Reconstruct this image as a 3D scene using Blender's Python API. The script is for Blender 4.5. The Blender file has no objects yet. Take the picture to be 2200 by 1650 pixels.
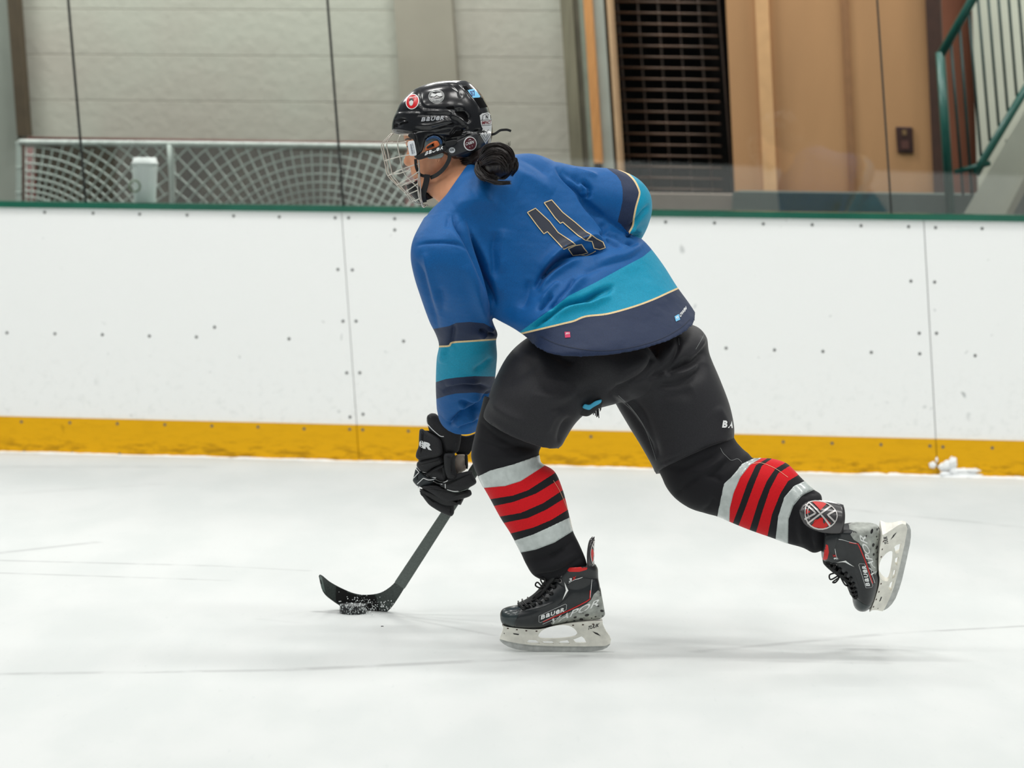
import bpy, bmesh, math, random
import numpy as np
from mathutils import Vector, Matrix
from mathutils.bvhtree import BVHTree
from mathutils.kdtree import KDTree
random.seed(7); np.random.seed(7)
scn = bpy.context.scene
COL = scn.collection
# ------------------------------------------------------------------ camera
F = 7500.0                       # focal length in pixels of the 2200 px wide frame
CAM_H, PITCH, ROLL = 1.3825, 0.0718, 0.0102
_a = math.pi/2 - PITCH
RM = (Matrix.Rotation(_a, 3, 'X') @ Matrix.Rotation(ROLL, 3, 'Z'))
R = np.array(RM)
CAM = np.array([0.0, 0.0, CAM_H])
cd = bpy.data.cameras.new('camera'); cam = bpy.data.objects.new('camera', cd); COL.objects.link(cam)
cam.matrix_world = Matrix.Translation(Vector(CAM)) @ RM.to_4x4()
cd.sensor_width = 36; cd.lens = 36*F/2200; cd.clip_end = 200
cd.dof.use_dof = True; cd.dof.focus_distance = 9.45; cd.dof.aperture_fstop = 4.6
scn.camera = cam
# ------------------------------------------------------------------ world and lights
w = bpy.data.worlds.new('arena_air'); scn.world = w; w.use_nodes = True
w.node_tree.nodes['Background'].inputs[0].default_value = (.86, .93, .96, 1)
w.node_tree.nodes['Background'].inputs[1].default_value = .2
def area(x, y, z, sx, sy, power, col=(1, .985, .95), rot=(0, 0, 0)):
    l = bpy.data.lights.new('overhead_light', 'AREA'); l.shape = 'RECTANGLE'; l.size = sx; l.size_y = sy
    l.energy = power; l.color = col
    o = bpy.data.objects.new('overhead_light', l); COL.objects.link(o); o.location = (x, y, z); o.rotation_euler = rot
    return o
for lx in (-7.5, -2.5, 2.5, 7.5):
    for ly in (1.5, 6.5, 11.5):
        area(lx, ly, 9.0, 2.6, .9, {1.5: 142, 6.5: 152, 11.5: 222}[ly])
for lx in (-3.8, -.7, 2.4):           # added lamps above the walkway, unseen, brightening the walls behind the glass
    area(lx, 15.75, 4.6, 1.4, .4, 116)
vs = scn.view_settings
vs.view_transform = 'Standard'; vs.look = 'None'; vs.exposure = 0.0; vs.gamma = 1.0; vs.use_curve_mapping = False
# ------------------------------------------------------------------ pixel <-> world
def ray(px, py):
    d = R @ np.array([(px-1100)/F, -(py-825)/F, -1.0])
    return d/d[1]
YS = 9.26
def W(px, py, d=0.0):
    return CAM + ray(px, py)*(YS+d)
def Wn(P):
    P = np.asarray(P, float)
    D = np.stack([(P[:, 0]-1100)/F, -(P[:, 1]-825)/F, -np.ones(len(P))], 1) @ R.T
    return CAM + D/D[:, 1:2]*(YS+P[:, 2:3])
def PX(V):
    c = (np.asarray(V)-CAM) @ R
    return np.stack([1100+F*c[:, 0]/-c[:, 2], 825-F*c[:, 1]/-c[:, 2], np.asarray(V)[:, 1]-YS], 1)
def ice(px, py):
    d = ray(px, py); t = -CAM_H/d[2]
    return CAM+d*t
# boards: a vertical plane turned a little towards the right
PSI = 0.165; B0 = np.array([0, 14.506, 0.0])
U = np.array([math.cos(PSI), -math.sin(PSI), 0]); NB = np.array([math.sin(PSI), math.cos(PSI), 0])
def bp(px, py, o=0.0):
    """pixel -> (s, z) on the plane o metres behind the board face"""
    d = ray(px, py); t = (np.dot(B0+NB*o-CAM, NB))/np.dot(d, NB)
    p = CAM+d*t-B0
    return float(np.dot(p, U)), float(p[2])
def bw(s, o, z): return B0+U*s+NB*o+np.array([0, 0, z])
# ------------------------------------------------------------------ materials
def lin(c):
    return tuple(((v/255)/12.92 if v/255 <= .04045 else ((v/255+.055)/1.055)**2.4) for v in c)
def mat(name, rgb, rough=.5, metal=0, sheen=0, var=0, vscale=20, bump=0, bscale=200, spec=.5, coat=0, srgb=True, alpha=1, sss=0, stretch=None):
    m = bpy.data.materials.new(name); m.use_nodes = True; nt = m.node_tree; b = nt.nodes['Principled BSDF']
    c = lin(rgb) if srgb else rgb
    b.inputs['Base Color'].default_value = (*c, 1); b.inputs['Roughness'].default_value = rough
    b.inputs['Metallic'].default_value = metal; b.inputs['Specular IOR Level'].default_value = spec
    b.inputs['Sheen Weight'].default_value = sheen; b.inputs['Sheen Roughness'].default_value = .4
    b.inputs['Coat Weight'].default_value = coat; b.inputs['Coat Roughness'].default_value = .12
    if sss: b.inputs['Subsurface Weight'].default_value = sss; b.inputs['Subsurface Scale'].default_value = .02
    tc = nt.nodes.new('ShaderNodeTexCoord'); src = tc.outputs['Object']
    if stretch:
        mp = nt.nodes.new('ShaderNodeMapping'); mp.inputs['Scale'].default_value = stretch
        nt.links.new(src, mp.inputs[0]); src = mp.outputs[0]
    if var:
        n = nt.nodes.new('ShaderNodeTexNoise'); n.inputs['Scale'].default_value = vscale; n.inputs['Detail'].default_value = 5
        nt.links.new(src, n.inputs['Vector'])
        r = nt.nodes.new('ShaderNodeMapRange'); r.inputs['From Min'].default_value = .3; r.inputs['From Max'].default_value = .7
        r.inputs['To Min'].default_value = 1-var; r.inputs['To Max'].default_value = 1+var
        nt.links.new(n.outputs[0], r.inputs[0])
        mx = nt.nodes.new('ShaderNodeVectorMath'); mx.operation = 'SCALE'; mx.inputs[0].default_value = c
        nt.links.new(r.outputs[0], mx.inputs['Scale']); nt.links.new(mx.outputs[0], b.inputs['Base Color'])
    if bump:
        n = nt.nodes.new('ShaderNodeTexNoise'); n.inputs['Scale'].default_value = bscale; n.inputs['Detail'].default_value = 3
        nt.links.new(src, n.inputs['Vector'])
        bu = nt.nodes.new('ShaderNodeBump'); bu.inputs['Strength'].default_value = bump; bu.inputs['Distance'].default_value = .002
        nt.links.new(n.outputs[0], bu.inputs['Height']); nt.links.new(bu.outputs[0], b.inputs['Normal'])
    return m
class N:
    """tiny node helper"""
    def __init__(s, m): s.m = m; s.nt = m.node_tree; s.b = s.nt.nodes['Principled BSDF']
    def n(s, t, **k):
        x = s.nt.nodes.new(t)
        for a, v in k.items(): setattr(x, a, v)
        return x
    def put(s, sock, v):
        if v is None: return
        if isinstance(v, bpy.types.NodeSocket): s.nt.links.new(v, sock)
        else: sock.default_value = v
    def math(s, op, a, b=None, c=None, clamp=False):
        x = s.n('ShaderNodeMath', operation=op, use_clamp=clamp); s.put(x.inputs[0], a); s.put(x.inputs[1], b); s.put(x.inputs[2], c)
        return x.outputs[0]
    def vec(s, op, a, b=None, out=0):
        x = s.n('ShaderNodeVectorMath', operation=op); s.put(x.inputs[0], a); s.put(x.inputs[1], b)
        return x.outputs[out]
    def rng(s, v, a, b, c, d, smooth=True):
        x = s.n('ShaderNodeMapRange', interpolation_type='SMOOTHSTEP' if smooth else 'LINEAR')
        for i, q in enumerate((v, a, b, c, d)): s.put(x.inputs[i], q)
        return x.outputs[0]
    def noise(s, vec, scale, detail=4, rough=.5):
        x = s.n('ShaderNodeTexNoise'); s.put(x.inputs['Vector'], vec); x.inputs['Scale'].default_value = scale
        x.inputs['Detail'].default_value = detail; x.inputs['Roughness'].default_value = rough
        return x.outputs[0]
    def mix(s, f, a, b):
        x = s.n('ShaderNodeMix', data_type='RGBA'); s.put(x.inputs[0], f)
        for i, v in ((6, a), (7, b)):
            if isinstance(v, tuple) and len(v) == 3: v = (*v, 1)
            s.put(x.inputs[i], v)
        return x.outputs[2]
    def mapping(s, vec, scale, rot=(0, 0, 0)):
        x = s.n('ShaderNodeMapping'); s.put(x.inputs[0], vec); x.inputs['Scale'].default_value = scale; x.inputs['Rotation'].default_value = rot
        return x.outputs[0]
# ------------------------------------------------------------------ object helpers
def link(name, V, Fc, m, parent=None, smooth=True, mats=None, fmat=None):
    me = bpy.data.meshes.new(name)
    me.from_pydata([tuple(map(float, v)) for v in V], [], [tuple(map(int, f)) for f in Fc]); me.update()
    if mats:
        for q in mats: me.materials.append(q)
        if fmat is not None: me.polygons.foreach_set('material_index', fmat)
    else: me.materials.append(m)
    if smooth: me.polygons.foreach_set('use_smooth', [True]*len(me.polygons))
    o = bpy.data.objects.new(name, me); COL.objects.link(o)
    if parent: setpar(o, parent)
    return o
PARW = {}
def setpar(o, p):
    o.parent = p; o.matrix_parent_inverse = PARW.get(p.name, Matrix.Identity(4)).inverted()
def empty(name, loc):
    e = bpy.data.objects.new(name, None); COL.objects.link(e); e.location = tuple(map(float, loc)); e.empty_display_size = .1
    PARW[e.name] = Matrix.Translation(Vector(tuple(map(float, loc))))
    return e
def tag(o, label=None, cat=None, group=None, kind=None):
    if label: o['label'] = label
    if cat: o['category'] = cat
    if group: o['group'] = group
    if kind: o['kind'] = kind
    return o
class MB:
    def __init__(s): s.V = []; s.F = []
    def add(s, V, Fc):
        k = len(s.V); s.V += [tuple(v) for v in V]; s.F += [tuple(i+k for i in f) for f in Fc]; return s
    def prism(s, front, back):
        n = len(front); V = list(front)+list(back)
        Fc = [tuple(range(n)), tuple(range(2*n-1, n-1, -1))]+[(i, i+n, (i+1) % n+n, (i+1) % n) for i in range(n)]
        return s.add(V, Fc)
    def bbox(s, s0, s1, o0, o1, z0, z1):      # box in board coordinates
        f = [bw(s0, o0, z0), bw(s1, o0, z0), bw(s1, o0, z1), bw(s0, o0, z1)]
        b = [bw(s0, o1, z0), bw(s1, o1, z0), bw(s1, o1, z1), bw(s0, o1, z1)]
        return s.prism(f, b)
    def quadpx(s, q, o, th):                  # four image corners on the plane o behind the boards, with a real thickness
        c = [bp(x, y, o) for x, y in q]
        return s.prism([bw(a, o, z) for a, z in c], [bw(a, o+th, z) for a, z in c])
    def tube(s, P, r, n=8, cap=True):
        P = [np.array(p, float) for p in P]; rings = []
        rr = r if hasattr(r, '__len__') else [r]*len(P)
        up = None; k = len(s.V)
        for i, p in enumerate(P):
            t = P[min(i+1, len(P)-1)]-P[max(i-1, 0)]; t = t/(np.linalg.norm(t)+1e-12)
            if up is None: up = np.array([0, 0, 1.]) if abs(t[2]) < .9 else np.array([1., 0, 0])
            a = np.cross(t, up); a /= np.linalg.norm(a)+1e-12; b = np.cross(t, a); up = -b if np.dot(-b, up) > 0 else b
            for j in range(n):
                th = 2*math.pi*j/n; s.V.append(tuple(p+rr[i]*(math.cos(th)*a+math.sin(th)*b)))
        for i in range(len(P)-1):
            for j in range(n):
                s.F.append((k+i*n+j, k+i*n+(j+1) % n, k+(i+1)*n+(j+1) % n, k+(i+1)*n+j))
        if cap: s.F.append(tuple(k+j for j in range(n))[::-1]); s.F.append(tuple(k+(len(P)-1)*n+j for j in range(n)))
        return s
    def build(s, name, m, parent=None, smooth=False):
        return link(name, s.V, s.F, m, parent, smooth)
def spline(P, k=6):
    P = np.asarray(P, float); n = len(P); out = []
    for i in range(n-1):
        p0 = P[max(i-1, 0)]; p1 = P[i]; p2 = P[i+1]; p3 = P[min(i+2, n-1)]
        for j in range(k):
            t = j/k
            out.append(.5*((2*p1)+(-p0+p2)*t+(2*p0-5*p1+4*p2-p3)*t*t+(-p0+3*p1-3*p2+p3)*t**3))
    out.append(P[-1]); return np.array(out)
def bevel(o, wd=.004, seg=2, ang=.6):
    b = o.modifiers.new('bevel', 'BEVEL'); b.width = wd; b.segments = seg; b.limit_method = 'ANGLE'; b.angle_limit = ang
    return o
# ================================================================== THE RINK
m_ice = mat('ice', (240, 244, 244), rough=.6, spec=.04)
q = N(m_ice); tc = q.n('ShaderNodeTexCoord').outputs['Object']
mott = q.noise(q.mapping(tc, (1.2, .35, 1)), 3.2, 5)
fine = q.noise(q.mapping(tc, (6, 1.2, 1)), 9, 4)
col = q.mix(q.rng(mott, .35, .65, 0, 1), lin((203, 207, 206)), lin((209, 212, 211)))
col = q.mix(q.math('MULTIPLY', q.rng(fine, .62, .76, 0, 1), .35), col, lin((195, 200, 199)))
brk = q.noise(q.mapping(tc, (3, 3, 1)), 2.5, 3)
tot = None
SCR = [((0, 1188), (205, 1165), .022, .5), ((0, 1204), (470, 1216), .018, .55), ((470, 1216), (660, 1226), .014, .5), ((0, 1231), (490, 1247), .016, .5),
       ((0, 1448), (600, 1440), .022, .5), ((600, 1440), (1250, 1410), .026, .6), ((1250, 1412), (1900, 1425), .02, .25), ((680, 1314), (735, 1317), .016, .7), ((840, 1322), (1060, 1365), .012, .3),
       ((1500, 1400), (1900, 1362), .022, .45), ((1900, 1362), (2200, 1345), .018, .55), ((1750, 1087), (2200, 1133), .03, .35),
       ((0, 1003), (420, 1003), .05, .3), ((1690, 1021), (2200, 1040), .03, .15), ((0, 1062), (330, 1040), .05, .15), ((560, 1330), (640, 1338), .02, .12)]
for a, b, wd, amt in SCR:
    A = ice(*a); B = ice(*b); AB = B-A; L2 = float(np.dot(AB, AB))
    pa = q.vec('SUBTRACT', tc, tuple(A)); t = q.math('DIVIDE', q.vec('DOT_PRODUCT', pa, tuple(AB), out=1), L2, clamp=True)
    sc = q.n('ShaderNodeVectorMath', operation='SCALE'); sc.inputs[0].default_value = tuple(AB); q.put(sc.inputs['Scale'], t)
    dd = q.vec('LENGTH', q.vec('SUBTRACT', pa, sc.outputs[0]), out=1)
    f = q.math('MULTIPLY', q.rng(dd, 0, wd*1.7, amt*.75, 0), q.rng(brk, .36, .56, .25, 1))
    tot = f if tot is None else q.math('MAXIMUM', tot, f)
col = q.mix(tot, col, lin((150, 152, 152)))
vo = q.n('ShaderNodeTexVoronoi'); vo.inputs['Scale'].default_value = 2.1; q.put(vo.inputs['Vector'], tc)
col = q.mix(q.rng(vo.outputs['Distance'], .0, .014, .45, 0), col, lin((120, 122, 122)))
q.put(q.b.inputs['Base Color'], col)
bu = q.n('ShaderNodeBump'); bu.inputs['Strength'].default_value = .15; bu.inputs['Distance'].default_value = .004
q.put(bu.inputs['Height'], fine); q.put(q.b.inputs['Normal'], bu.outputs[0])
mb = MB()
c = [(-14, -12), (14, -12)]; e0 = bw(-14, .02, 0); e1 = bw(14, .02, 0)
mb.prism([(-16, -12, 0), (16, -12, 0), (e1[0], e1[1], 0), (e0[0], e0[1], 0)], [(-16, -12, -.1), (16, -12, -.1), (e1[0], e1[1], -.1), (e0[0], e0[1], -.1)])
tag(mb.build('floor', m_ice), 'white rink ice with faint skate scratches', kind='structure')
# boards
def scuffed(name, base, dark, kick=False):
    m = mat(name, base, rough=.5, spec=.2); q = N(m); tc = q.n('ShaderNodeTexCoord').outputs['Object']
    warp = q.n('ShaderNodeTexNoise'); warp.inputs['Scale'].default_value = 9; q.put(warp.inputs['Vector'], tc)
    wv = q.vec('ADD', tc, q.vec('MULTIPLY', warp.outputs['Color'], (.12, .12, .12)))
    sep = q.n('ShaderNodeSeparateXYZ'); q.put(sep.inputs[0], tc)
    col = lin(base)
    for sc_, th_, am_, se in ((5.0, .1, .42, 0), (11.0, .085, .36, 4), (2.6, .04, .55, 9)):
        v = q.n('ShaderNodeTexVoronoi'); v.inputs['Scale'].default_value = sc_; q.put(v.inputs['Vector'], q.mapping(wv, (1, 1, 1.15), (se, 0, 0)))
        cr = q.n('ShaderNodeSeparateColor'); q.put(cr.inputs[0], v.outputs['Color'])
        keep = q.rng(cr.outputs[0], .25, .9, 0, 1)
        f = q.math('MULTIPLY', q.rng(v.outputs['Distance'], th_*.35, th_, am_, 0), keep)
        col = q.mix(f, col, lin(dark))
    if kick:
        st = q.noise(q.mapping(tc, (3, 3, 14)), 4, 6, .65)
        lo = q.rng(sep.outputs[2], .02, .09, 1, .15)
        col = q.mix(q.math('MULTIPLY', q.rng(st, .45, .66, 0, .75), lo), col, lin((150, 108, 6)))
        st2 = q.noise(q.mapping(tc, (5, 5, 30)), 5, 6, .7)
        col = q.mix(q.math('MULTIPLY', q.rng(st2, .56, .72, 0, .5), lo), col, lin((98, 72, 14)))
    else:
        lo = q.rng(sep.outputs[2], .1, .6, .35, .0)
        st = q.noise(q.mapping(tc, (4, 4, 4)), 7, 6, .7)
        col = q.mix(q.math('MULTIPLY', q.rng(st, .5, .7, 0, .8), lo), col, lin((205, 210, 208)))
    q.put(q.b.inputs['Base Color'], col)
    return m
m_board = scuffed('board_white', (243, 245, 244), (120, 128, 128))
m_kick = scuffed('kick_yellow', (226, 170, 10), (120, 84, 8), True)
m_capg = mat('cap_green', (14, 92, 72), rough=.25, var=.15, vscale=6, coat=.3)
m_screw = mat('screw', (98, 100, 100), rough=.5, metal=.4)
m_seam = mat('seam', (108, 110, 108), rough=.8)
m_rub = mat('seal_strip', (22, 26, 25), rough=.6)
m_frame = mat('board_frame', (120, 124, 122), rough=.6, var=.1)
ZK, ZT = .1527, 1.045
seam_l = [(733, 447), (772, 990)]; seam_r = [(1984, 463), (2015, 1024)]
SL = [bp(*p) for p in seam_l]; SR = [bp(*p) for p in seam_r]
def seam_s(Sm, z):
    (s0, z0), (s1, z1) = Sm
    return s0+(s1-s0)*(z-z0)/(z1-z0)
lean = (SL[0][0]-SL[1][0])/(SL[0][1]-SL[1][1])
edges = [lambda z: -8+lean*z, lambda z: seam_s(SL, z), lambda z: seam_s(SR, z), lambda z: 8+lean*z]
BLAB = ['white dasher board left of the skater, running off the left edge', 'white dasher board behind the skater between two vertical seams', 'white dasher board at the right edge with snow on its kick plate']
def bpan(mb, e0, e1, z0, z1, o0, o1, g=.0015):
    f = [bw(e0(z0)+g, o0, z0), bw(e1(z0)-g, o0, z0), bw(e1(z1)-g, o0, z1), bw(e0(z1)+g, o0, z1)]
    b = [bw(e0(z0)+g, o1, z0), bw(e1(z0)-g, o1, z0), bw(e1(z1)-g, o1, z1), bw(e0(z1)+g, o1, z1)]
    return mb.prism(f, b)
ROWS = [[(96, 456), (200, 458), (300, 460), (402, 462), (502, 464), (600, 466), (720, 468), (749, 468), (848, 470), (848, 494), (1430, 477), (1535, 479), (1640, 481), (1745, 483), (1850, 485), (1952, 487), (2010, 489), (2110, 491)],
        [(15, 715), (118, 717), (220, 719), (321, 722), (422, 724), (461, 703), (621, 728), (737, 690), (765, 690), (867, 733), (726, 579), (757, 580), (745, 801), (773, 801), (752, 896), (780, 890), (1560, 748), (1664, 752), (1768, 755), (1872, 757), (1976, 760), (2012, 716), (2095, 764),(1957,604),(2008,606),(1975,716)],
        [(47, 906), (151, 908), (253, 910), (355, 912), (456, 915), (555, 917), (654, 921), (752, 922), (780, 923), (878, 926), (1270, 938), (1683, 949), (1788, 952), (1893, 955), (1998, 958), (2026, 960), (2132, 962), (53, 971), (156, 973), (258, 975)]]
for i in range(3):
    x0, x1 = edges[i], edges[i+1]
    e = empty('dasher_board', bw((max(x0(0), -4)+min(x1(0), 4))/2, .06, 0))
    tag(e, BLAB[i], 'board', 'dasher boards of the rink')
    bpan(MB(), x0, x1, ZK, ZT, 0, .014).build('facing', m_board, e)
    bpan(MB(), x0, x1, -.02, ZK-.001, -.006, .013).build('kick_plate', m_kick, e)['label'] = 'yellow kick plate'
    bpan(MB(), x0, x1, 0, ZT, .016, .1, 0.0).build('frame', m_frame, e)
    bpan(MB(), x0, x1, ZT, 1.07, -.012, .2, 0.0).build('cap_rail', m_capg, e)['label'] = 'dark green cap rail'
    for row in ROWS:
        for (px, py) in row:
            s, z = bp(px, py)
            if x0(z) <= s < x1(z):
                mm = MB(); o = -.0065 if z < ZK else -.001; r_ = .0065
                c_ = [bw(s+r_*math.cos(a*math.pi/4), o, z+r_*math.sin(a*math.pi/4)) for a in range(8)]
                d_ = [p+NB*.004 for p in c_]
                mm.prism(c_, d_).build('screw', m_screw, e)
# glass
m_glass = bpy.data.materials.new('rink_glass'); m_glass.use_nodes = True
nt = m_glass.node_tree; nt.nodes.clear()
out = nt.nodes.new('ShaderNodeOutputMaterial'); tr = nt.nodes.new('ShaderNodeBsdfTransparent'); gl = nt.nodes.new('ShaderNodeBsdfGlossy')
tr.inputs[0].default_value = (.95, .975, .965, 1); gl.inputs['Roughness'].default_value = .0; gl.inputs[0].default_value = (1, 1, 1, 1)
fr = nt.nodes.new('ShaderNodeFresnel'); fr.inputs[0].default_value = 1.52
mx = nt.nodes.new('ShaderNodeMixShader'); nt.links.new(fr.outputs[0], mx.inputs[0]); nt.links.new(tr.outputs[0], mx.inputs[1]); nt.links.new(gl.outputs[0], mx.inputs[2]); nt.links.new(mx.outputs[0], out.inputs[0])
OG = .055
gs = [[(146.5, 0), (183.5, 425)], [(703.5, 0), (737, 436)], [(1884.5, 0), (1915, 455)]]
GS = [[bp(x, y, OG) for x, y in g] for g in gs]
ged = [lambda z: -7+lean*z]+[(lambda G: (lambda z: seam_s(G, z)))(G) for G in GS]+[lambda z: 7+lean*z]
GL = ['clear rink glass pane at the far left edge', 'clear rink glass pane in front of the goal, left of the skater', 'wide clear rink glass pane behind the skater', 'clear rink glass pane at the right in front of the stair']
for i in range(4):
    x0, x1 = ged[i], ged[i+1]
    e = empty('glass_panel', bw((max(x0(1), -4)+min(x1(1), 4))/2, OG, 1.07))
    tag(e, GL[i], 'glass', 'glass panels above the boards')
    bpan(MB(), x0, x1, 1.07, 3.3, OG-.006, OG+.006, .003).build('pane', m_glass, e)
    if i < 3:
        z0, z1 = 1.07, 3.3; t = .0035
        f = [bw(x1(z0)-t, OG-.008, z0), bw(x1(z0)+t, OG-.008, z0), bw(x1(z1)+t, OG-.008, z1), bw(x1(z1)-t, OG-.008, z1)]
        MB().prism(f, [p+NB*.016 for p in f]).build('edge_seal', m_rub, e)
# ================================================================== BEHIND THE GLASS
OW = 2.0
m_wall = mat('block_wall', (176, 174, 160), rough=.8)
q = N(m_wall); tc = q.n('ShaderNodeTexCoord').outputs['Object']
sep = q.n('ShaderNodeSeparateXYZ'); q.put(sep.inputs[0], tc)
zz = q.math('FRACT', q.math('DIVIDE', q.math('SUBTRACT', sep.outputs[2], bp(1000, 23, OW)[1] % .2187), .2187))
ln = q.rng(q.math('ABSOLUTE', q.math('SUBTRACT', zz, .5)), .484, .496, 0, 1)
nz = q.noise(tc, 1.3, 5); nz2 = q.noise(tc, 22, 4)
col = q.mix(q.rng(nz, .35, .65, 0, 1), lin((176, 175, 164)), lin((171, 165, 155)))
col = q.mix(q.math('MULTIPLY', ln, .55), col, lin((110, 104, 92)))
q.put(q.b.inputs['Base Color'], col)
bu = q.n('ShaderNodeBump'); bu.inputs['Strength'].default_value = .3; bu.inputs['Distance'].default_value = .01
q.put(bu.inputs['Height'], q.math('SUBTRACT', nz2, q.math('MULTIPLY', ln, 2.0))); q.put(q.b.inputs['Normal'], bu.outputs[0])
m_walk = mat('rubber_floor', (60, 64, 62), rough=.8, var=.2, vscale=8)
mb = MB(); mb.bbox(-9, 9, .13, 7, -.05, 0); tag(mb.build('floor', m_walk), 'dark rubber walkway floor behind the boards', kind='structure')
# wall segments (o = OW) between image columns, leaning with the seams
TOP = 3.4
LW = .078
def col_s(px, o): return bp(px, 0, o)
def wallseg(name, xa, xb, o, th, m, label=None, za=0, zb=TOP, struct=True, parent=None, lw=LW):
    (sa, z0) = bp(xa, 0, o) if xa is not None else (-9, 2); (sb, z1) = bp(xb, 0, o) if xb is not None else (9, 2)
    f = [(sa-lw*(za-z0), za), (sb-lw*(za-z1), za), (sb-lw*(zb-z1), zb), (sa-lw*(zb-z0), zb)]
    if xa is None: f[0] = (-9, za); f[3] = (-9, zb)
    if xb is None: f[1] = (9, za); f[2] = (9, zb)
    mb = MB().prism([bw(s, o, z) for s, z in f], [bw(s, o+th, z) for s, z in f]); ob = mb.build(name, m, parent)
    if struct: tag(ob, label, kind='structure')
    return ob
wallseg('wall_back', None, 1207, OW, .25, m_wall, 'grey painted block wall behind the goal')
m_wl = mat('wall_left_grey', (136, 140, 132), rough=.85, var=.06, vscale=5)  # darker green-grey tone of this wall part
wallseg('wall_left', None, 16, OW-.06, .05, m_wl, 'darker grey wall panel at the left edge')
m_brn = mat('brown_post', (72, 60, 44), rough=.7, var=.15, vscale=12)
wallseg('trim_1', 15, 37, OW-.1, .08, m_brn, 'dark brown vertical strip on the left wall', za=bp(50, 292, OW)[1])
m_pil = mat('pilaster_paint', (152, 145, 132), rough=.8, var=.05, vscale=6)
wallseg('trim_2', 846, 970, OW-.05, .2, m_pil, 'taupe flat pilaster on the block wall')
m_post = mat('post_olive', (118, 112, 94), rough=.6, var=.25, vscale=9, stretch=(3, 3, .3))
m_steelp = mat('post_grey', (178, 184, 178), rough=.45, var=.08, vscale=6)
m_wood = mat('orange_wood', (198, 138, 82), rough=.55, var=.12, vscale=14, stretch=(6, 6, .6))
m_tan = mat('tan_jamb', (186, 152, 118), rough=.6, var=.1, vscale=10)
m_darkg = mat('dark_gap', (44, 40, 34), rough=.8, var=.2)
wallseg('trim_3', 1203, 1230, OW-.08, .1, m_post, 'olive grey edge of the gate post')
wallseg('trim_4', 1229, 1243, OW-.07, .1, mat('post_dark_olive', (92, 84, 70), rough=.7, var=.2, vscale=7), 'dark olive strip of the gate post')  # darker olive tone of the strip itself
wallseg('trim_5', 1243, 1253, OW-.10, .12, mat('post_green', (132, 140, 128), rough=.6, var=.1), 'pale green strip beside the orange wood')
zlo = bp(1285, 350, OW)[1]
wallseg('trim_6', 1253, 1271, OW-.14, .06, m_wood, 'orange wooden strip on the gate post', za=zlo)
wallseg('trim_7', 1270, 1296, OW-.10, .12, m_steelp, 'light grey steel post beside the dark gate')
wallseg('trim_8', 1295, 1304, OW-.05, .12, mat('jamb_line', (98, 74, 54), rough=.7, var=.1), 'thin brown line beside the steel post')
wallseg('trim_9', 1303, 1311, OW-.12, .12, m_tan, 'tan jamb of the dark gate opening')
# gate recess, its unlit dark put into near-black wall colour
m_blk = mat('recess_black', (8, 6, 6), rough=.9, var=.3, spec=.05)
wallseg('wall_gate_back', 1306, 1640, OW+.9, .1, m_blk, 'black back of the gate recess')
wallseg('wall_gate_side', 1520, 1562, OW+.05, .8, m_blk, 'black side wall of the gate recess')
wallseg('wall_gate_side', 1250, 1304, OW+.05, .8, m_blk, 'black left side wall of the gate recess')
# grille
g = empty('wire_grille', bw(bp(1420, 300, OW)[0], OW, 0)); tag(g, 'brown wire grille across the black gate opening', 'grille')
m_wire = mat('rusty_wire', (74, 52, 38), rough=.5, metal=.2, var=.4, vscale=5)
mbw = MB(); 
for k in range(-34, 20):
    y0 = 3+k*23.6; a = bp(1303+y0*.075, y0, OW+.02); b = bp(1540+y0*.03, y0+4, OW+.02)
    mbw.tube([bw(a[0], OW+.02, a[1]), bw(b[0], OW+.02, b[1])], .0055, 6)
mbw.build('horizontal_wires', m_wire, g, True)
m_wire2 = mat('grey_wire', (92, 80, 76), rough=.5, metal=.2, var=.4, vscale=7)
mbw = MB()
for k in range(6):
    x0 = 1326+k*43.5; a = bp(x0-60, -800, OW+.03); b = bp(x0+35, 470, OW+.03)
    mbw.tube([bw(a[0], OW+.03, a[1]), bw(b[0], OW+.03, b[1])], .0045 if k in (3, 5, 1) else .0055, 6)
mbw.build('vertical_wires', m_wire2, g, True)
m_bwall = mat('tan_wall', (172, 128, 88), rough=.75, var=.08, vscale=2.2, stretch=(2, 2, .35))
wallseg('wall_right', 1559, 2012, OW, .3, m_bwall, 'tan brown wall right of the dark gate', lw=.062)
wallseg('trim_10', 1622, 1650, OW-.03, .05, mat('tan_strip', (204, 158, 112), rough=.6, var=.06), 'lighter tan batten on the brown wall', lw=.062)
wallseg('trim_11', 1806, 1822, OW-.012, .03, mat('tan_dark', (140, 98, 64), rough=.75, var=.08), 'faint darker vertical joint on the brown wall', lw=.062)
wallseg('trim_12', 1988, 2020, OW-.05, .1, mat('corner_brown', (58, 32, 22), rough=.7, var=.15), 'dark brown corner strip beside the stair rail', lw=.062)
wallseg('wall_far', 1990, 2120, OW+.9, .1, mat('red_brown_wall', (140, 86, 64), rough=.8, var=.12, vscale=3), 'red brown wall seen between the balusters', lw=.062)
wallseg('wall_stair', 2088, None, OW+.7, .1, mat('pale_stair_wall', (200, 202, 188), rough=.8, var=.04, vscale=4), 'pale grey wall behind the stair balusters', lw=.05)
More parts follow.
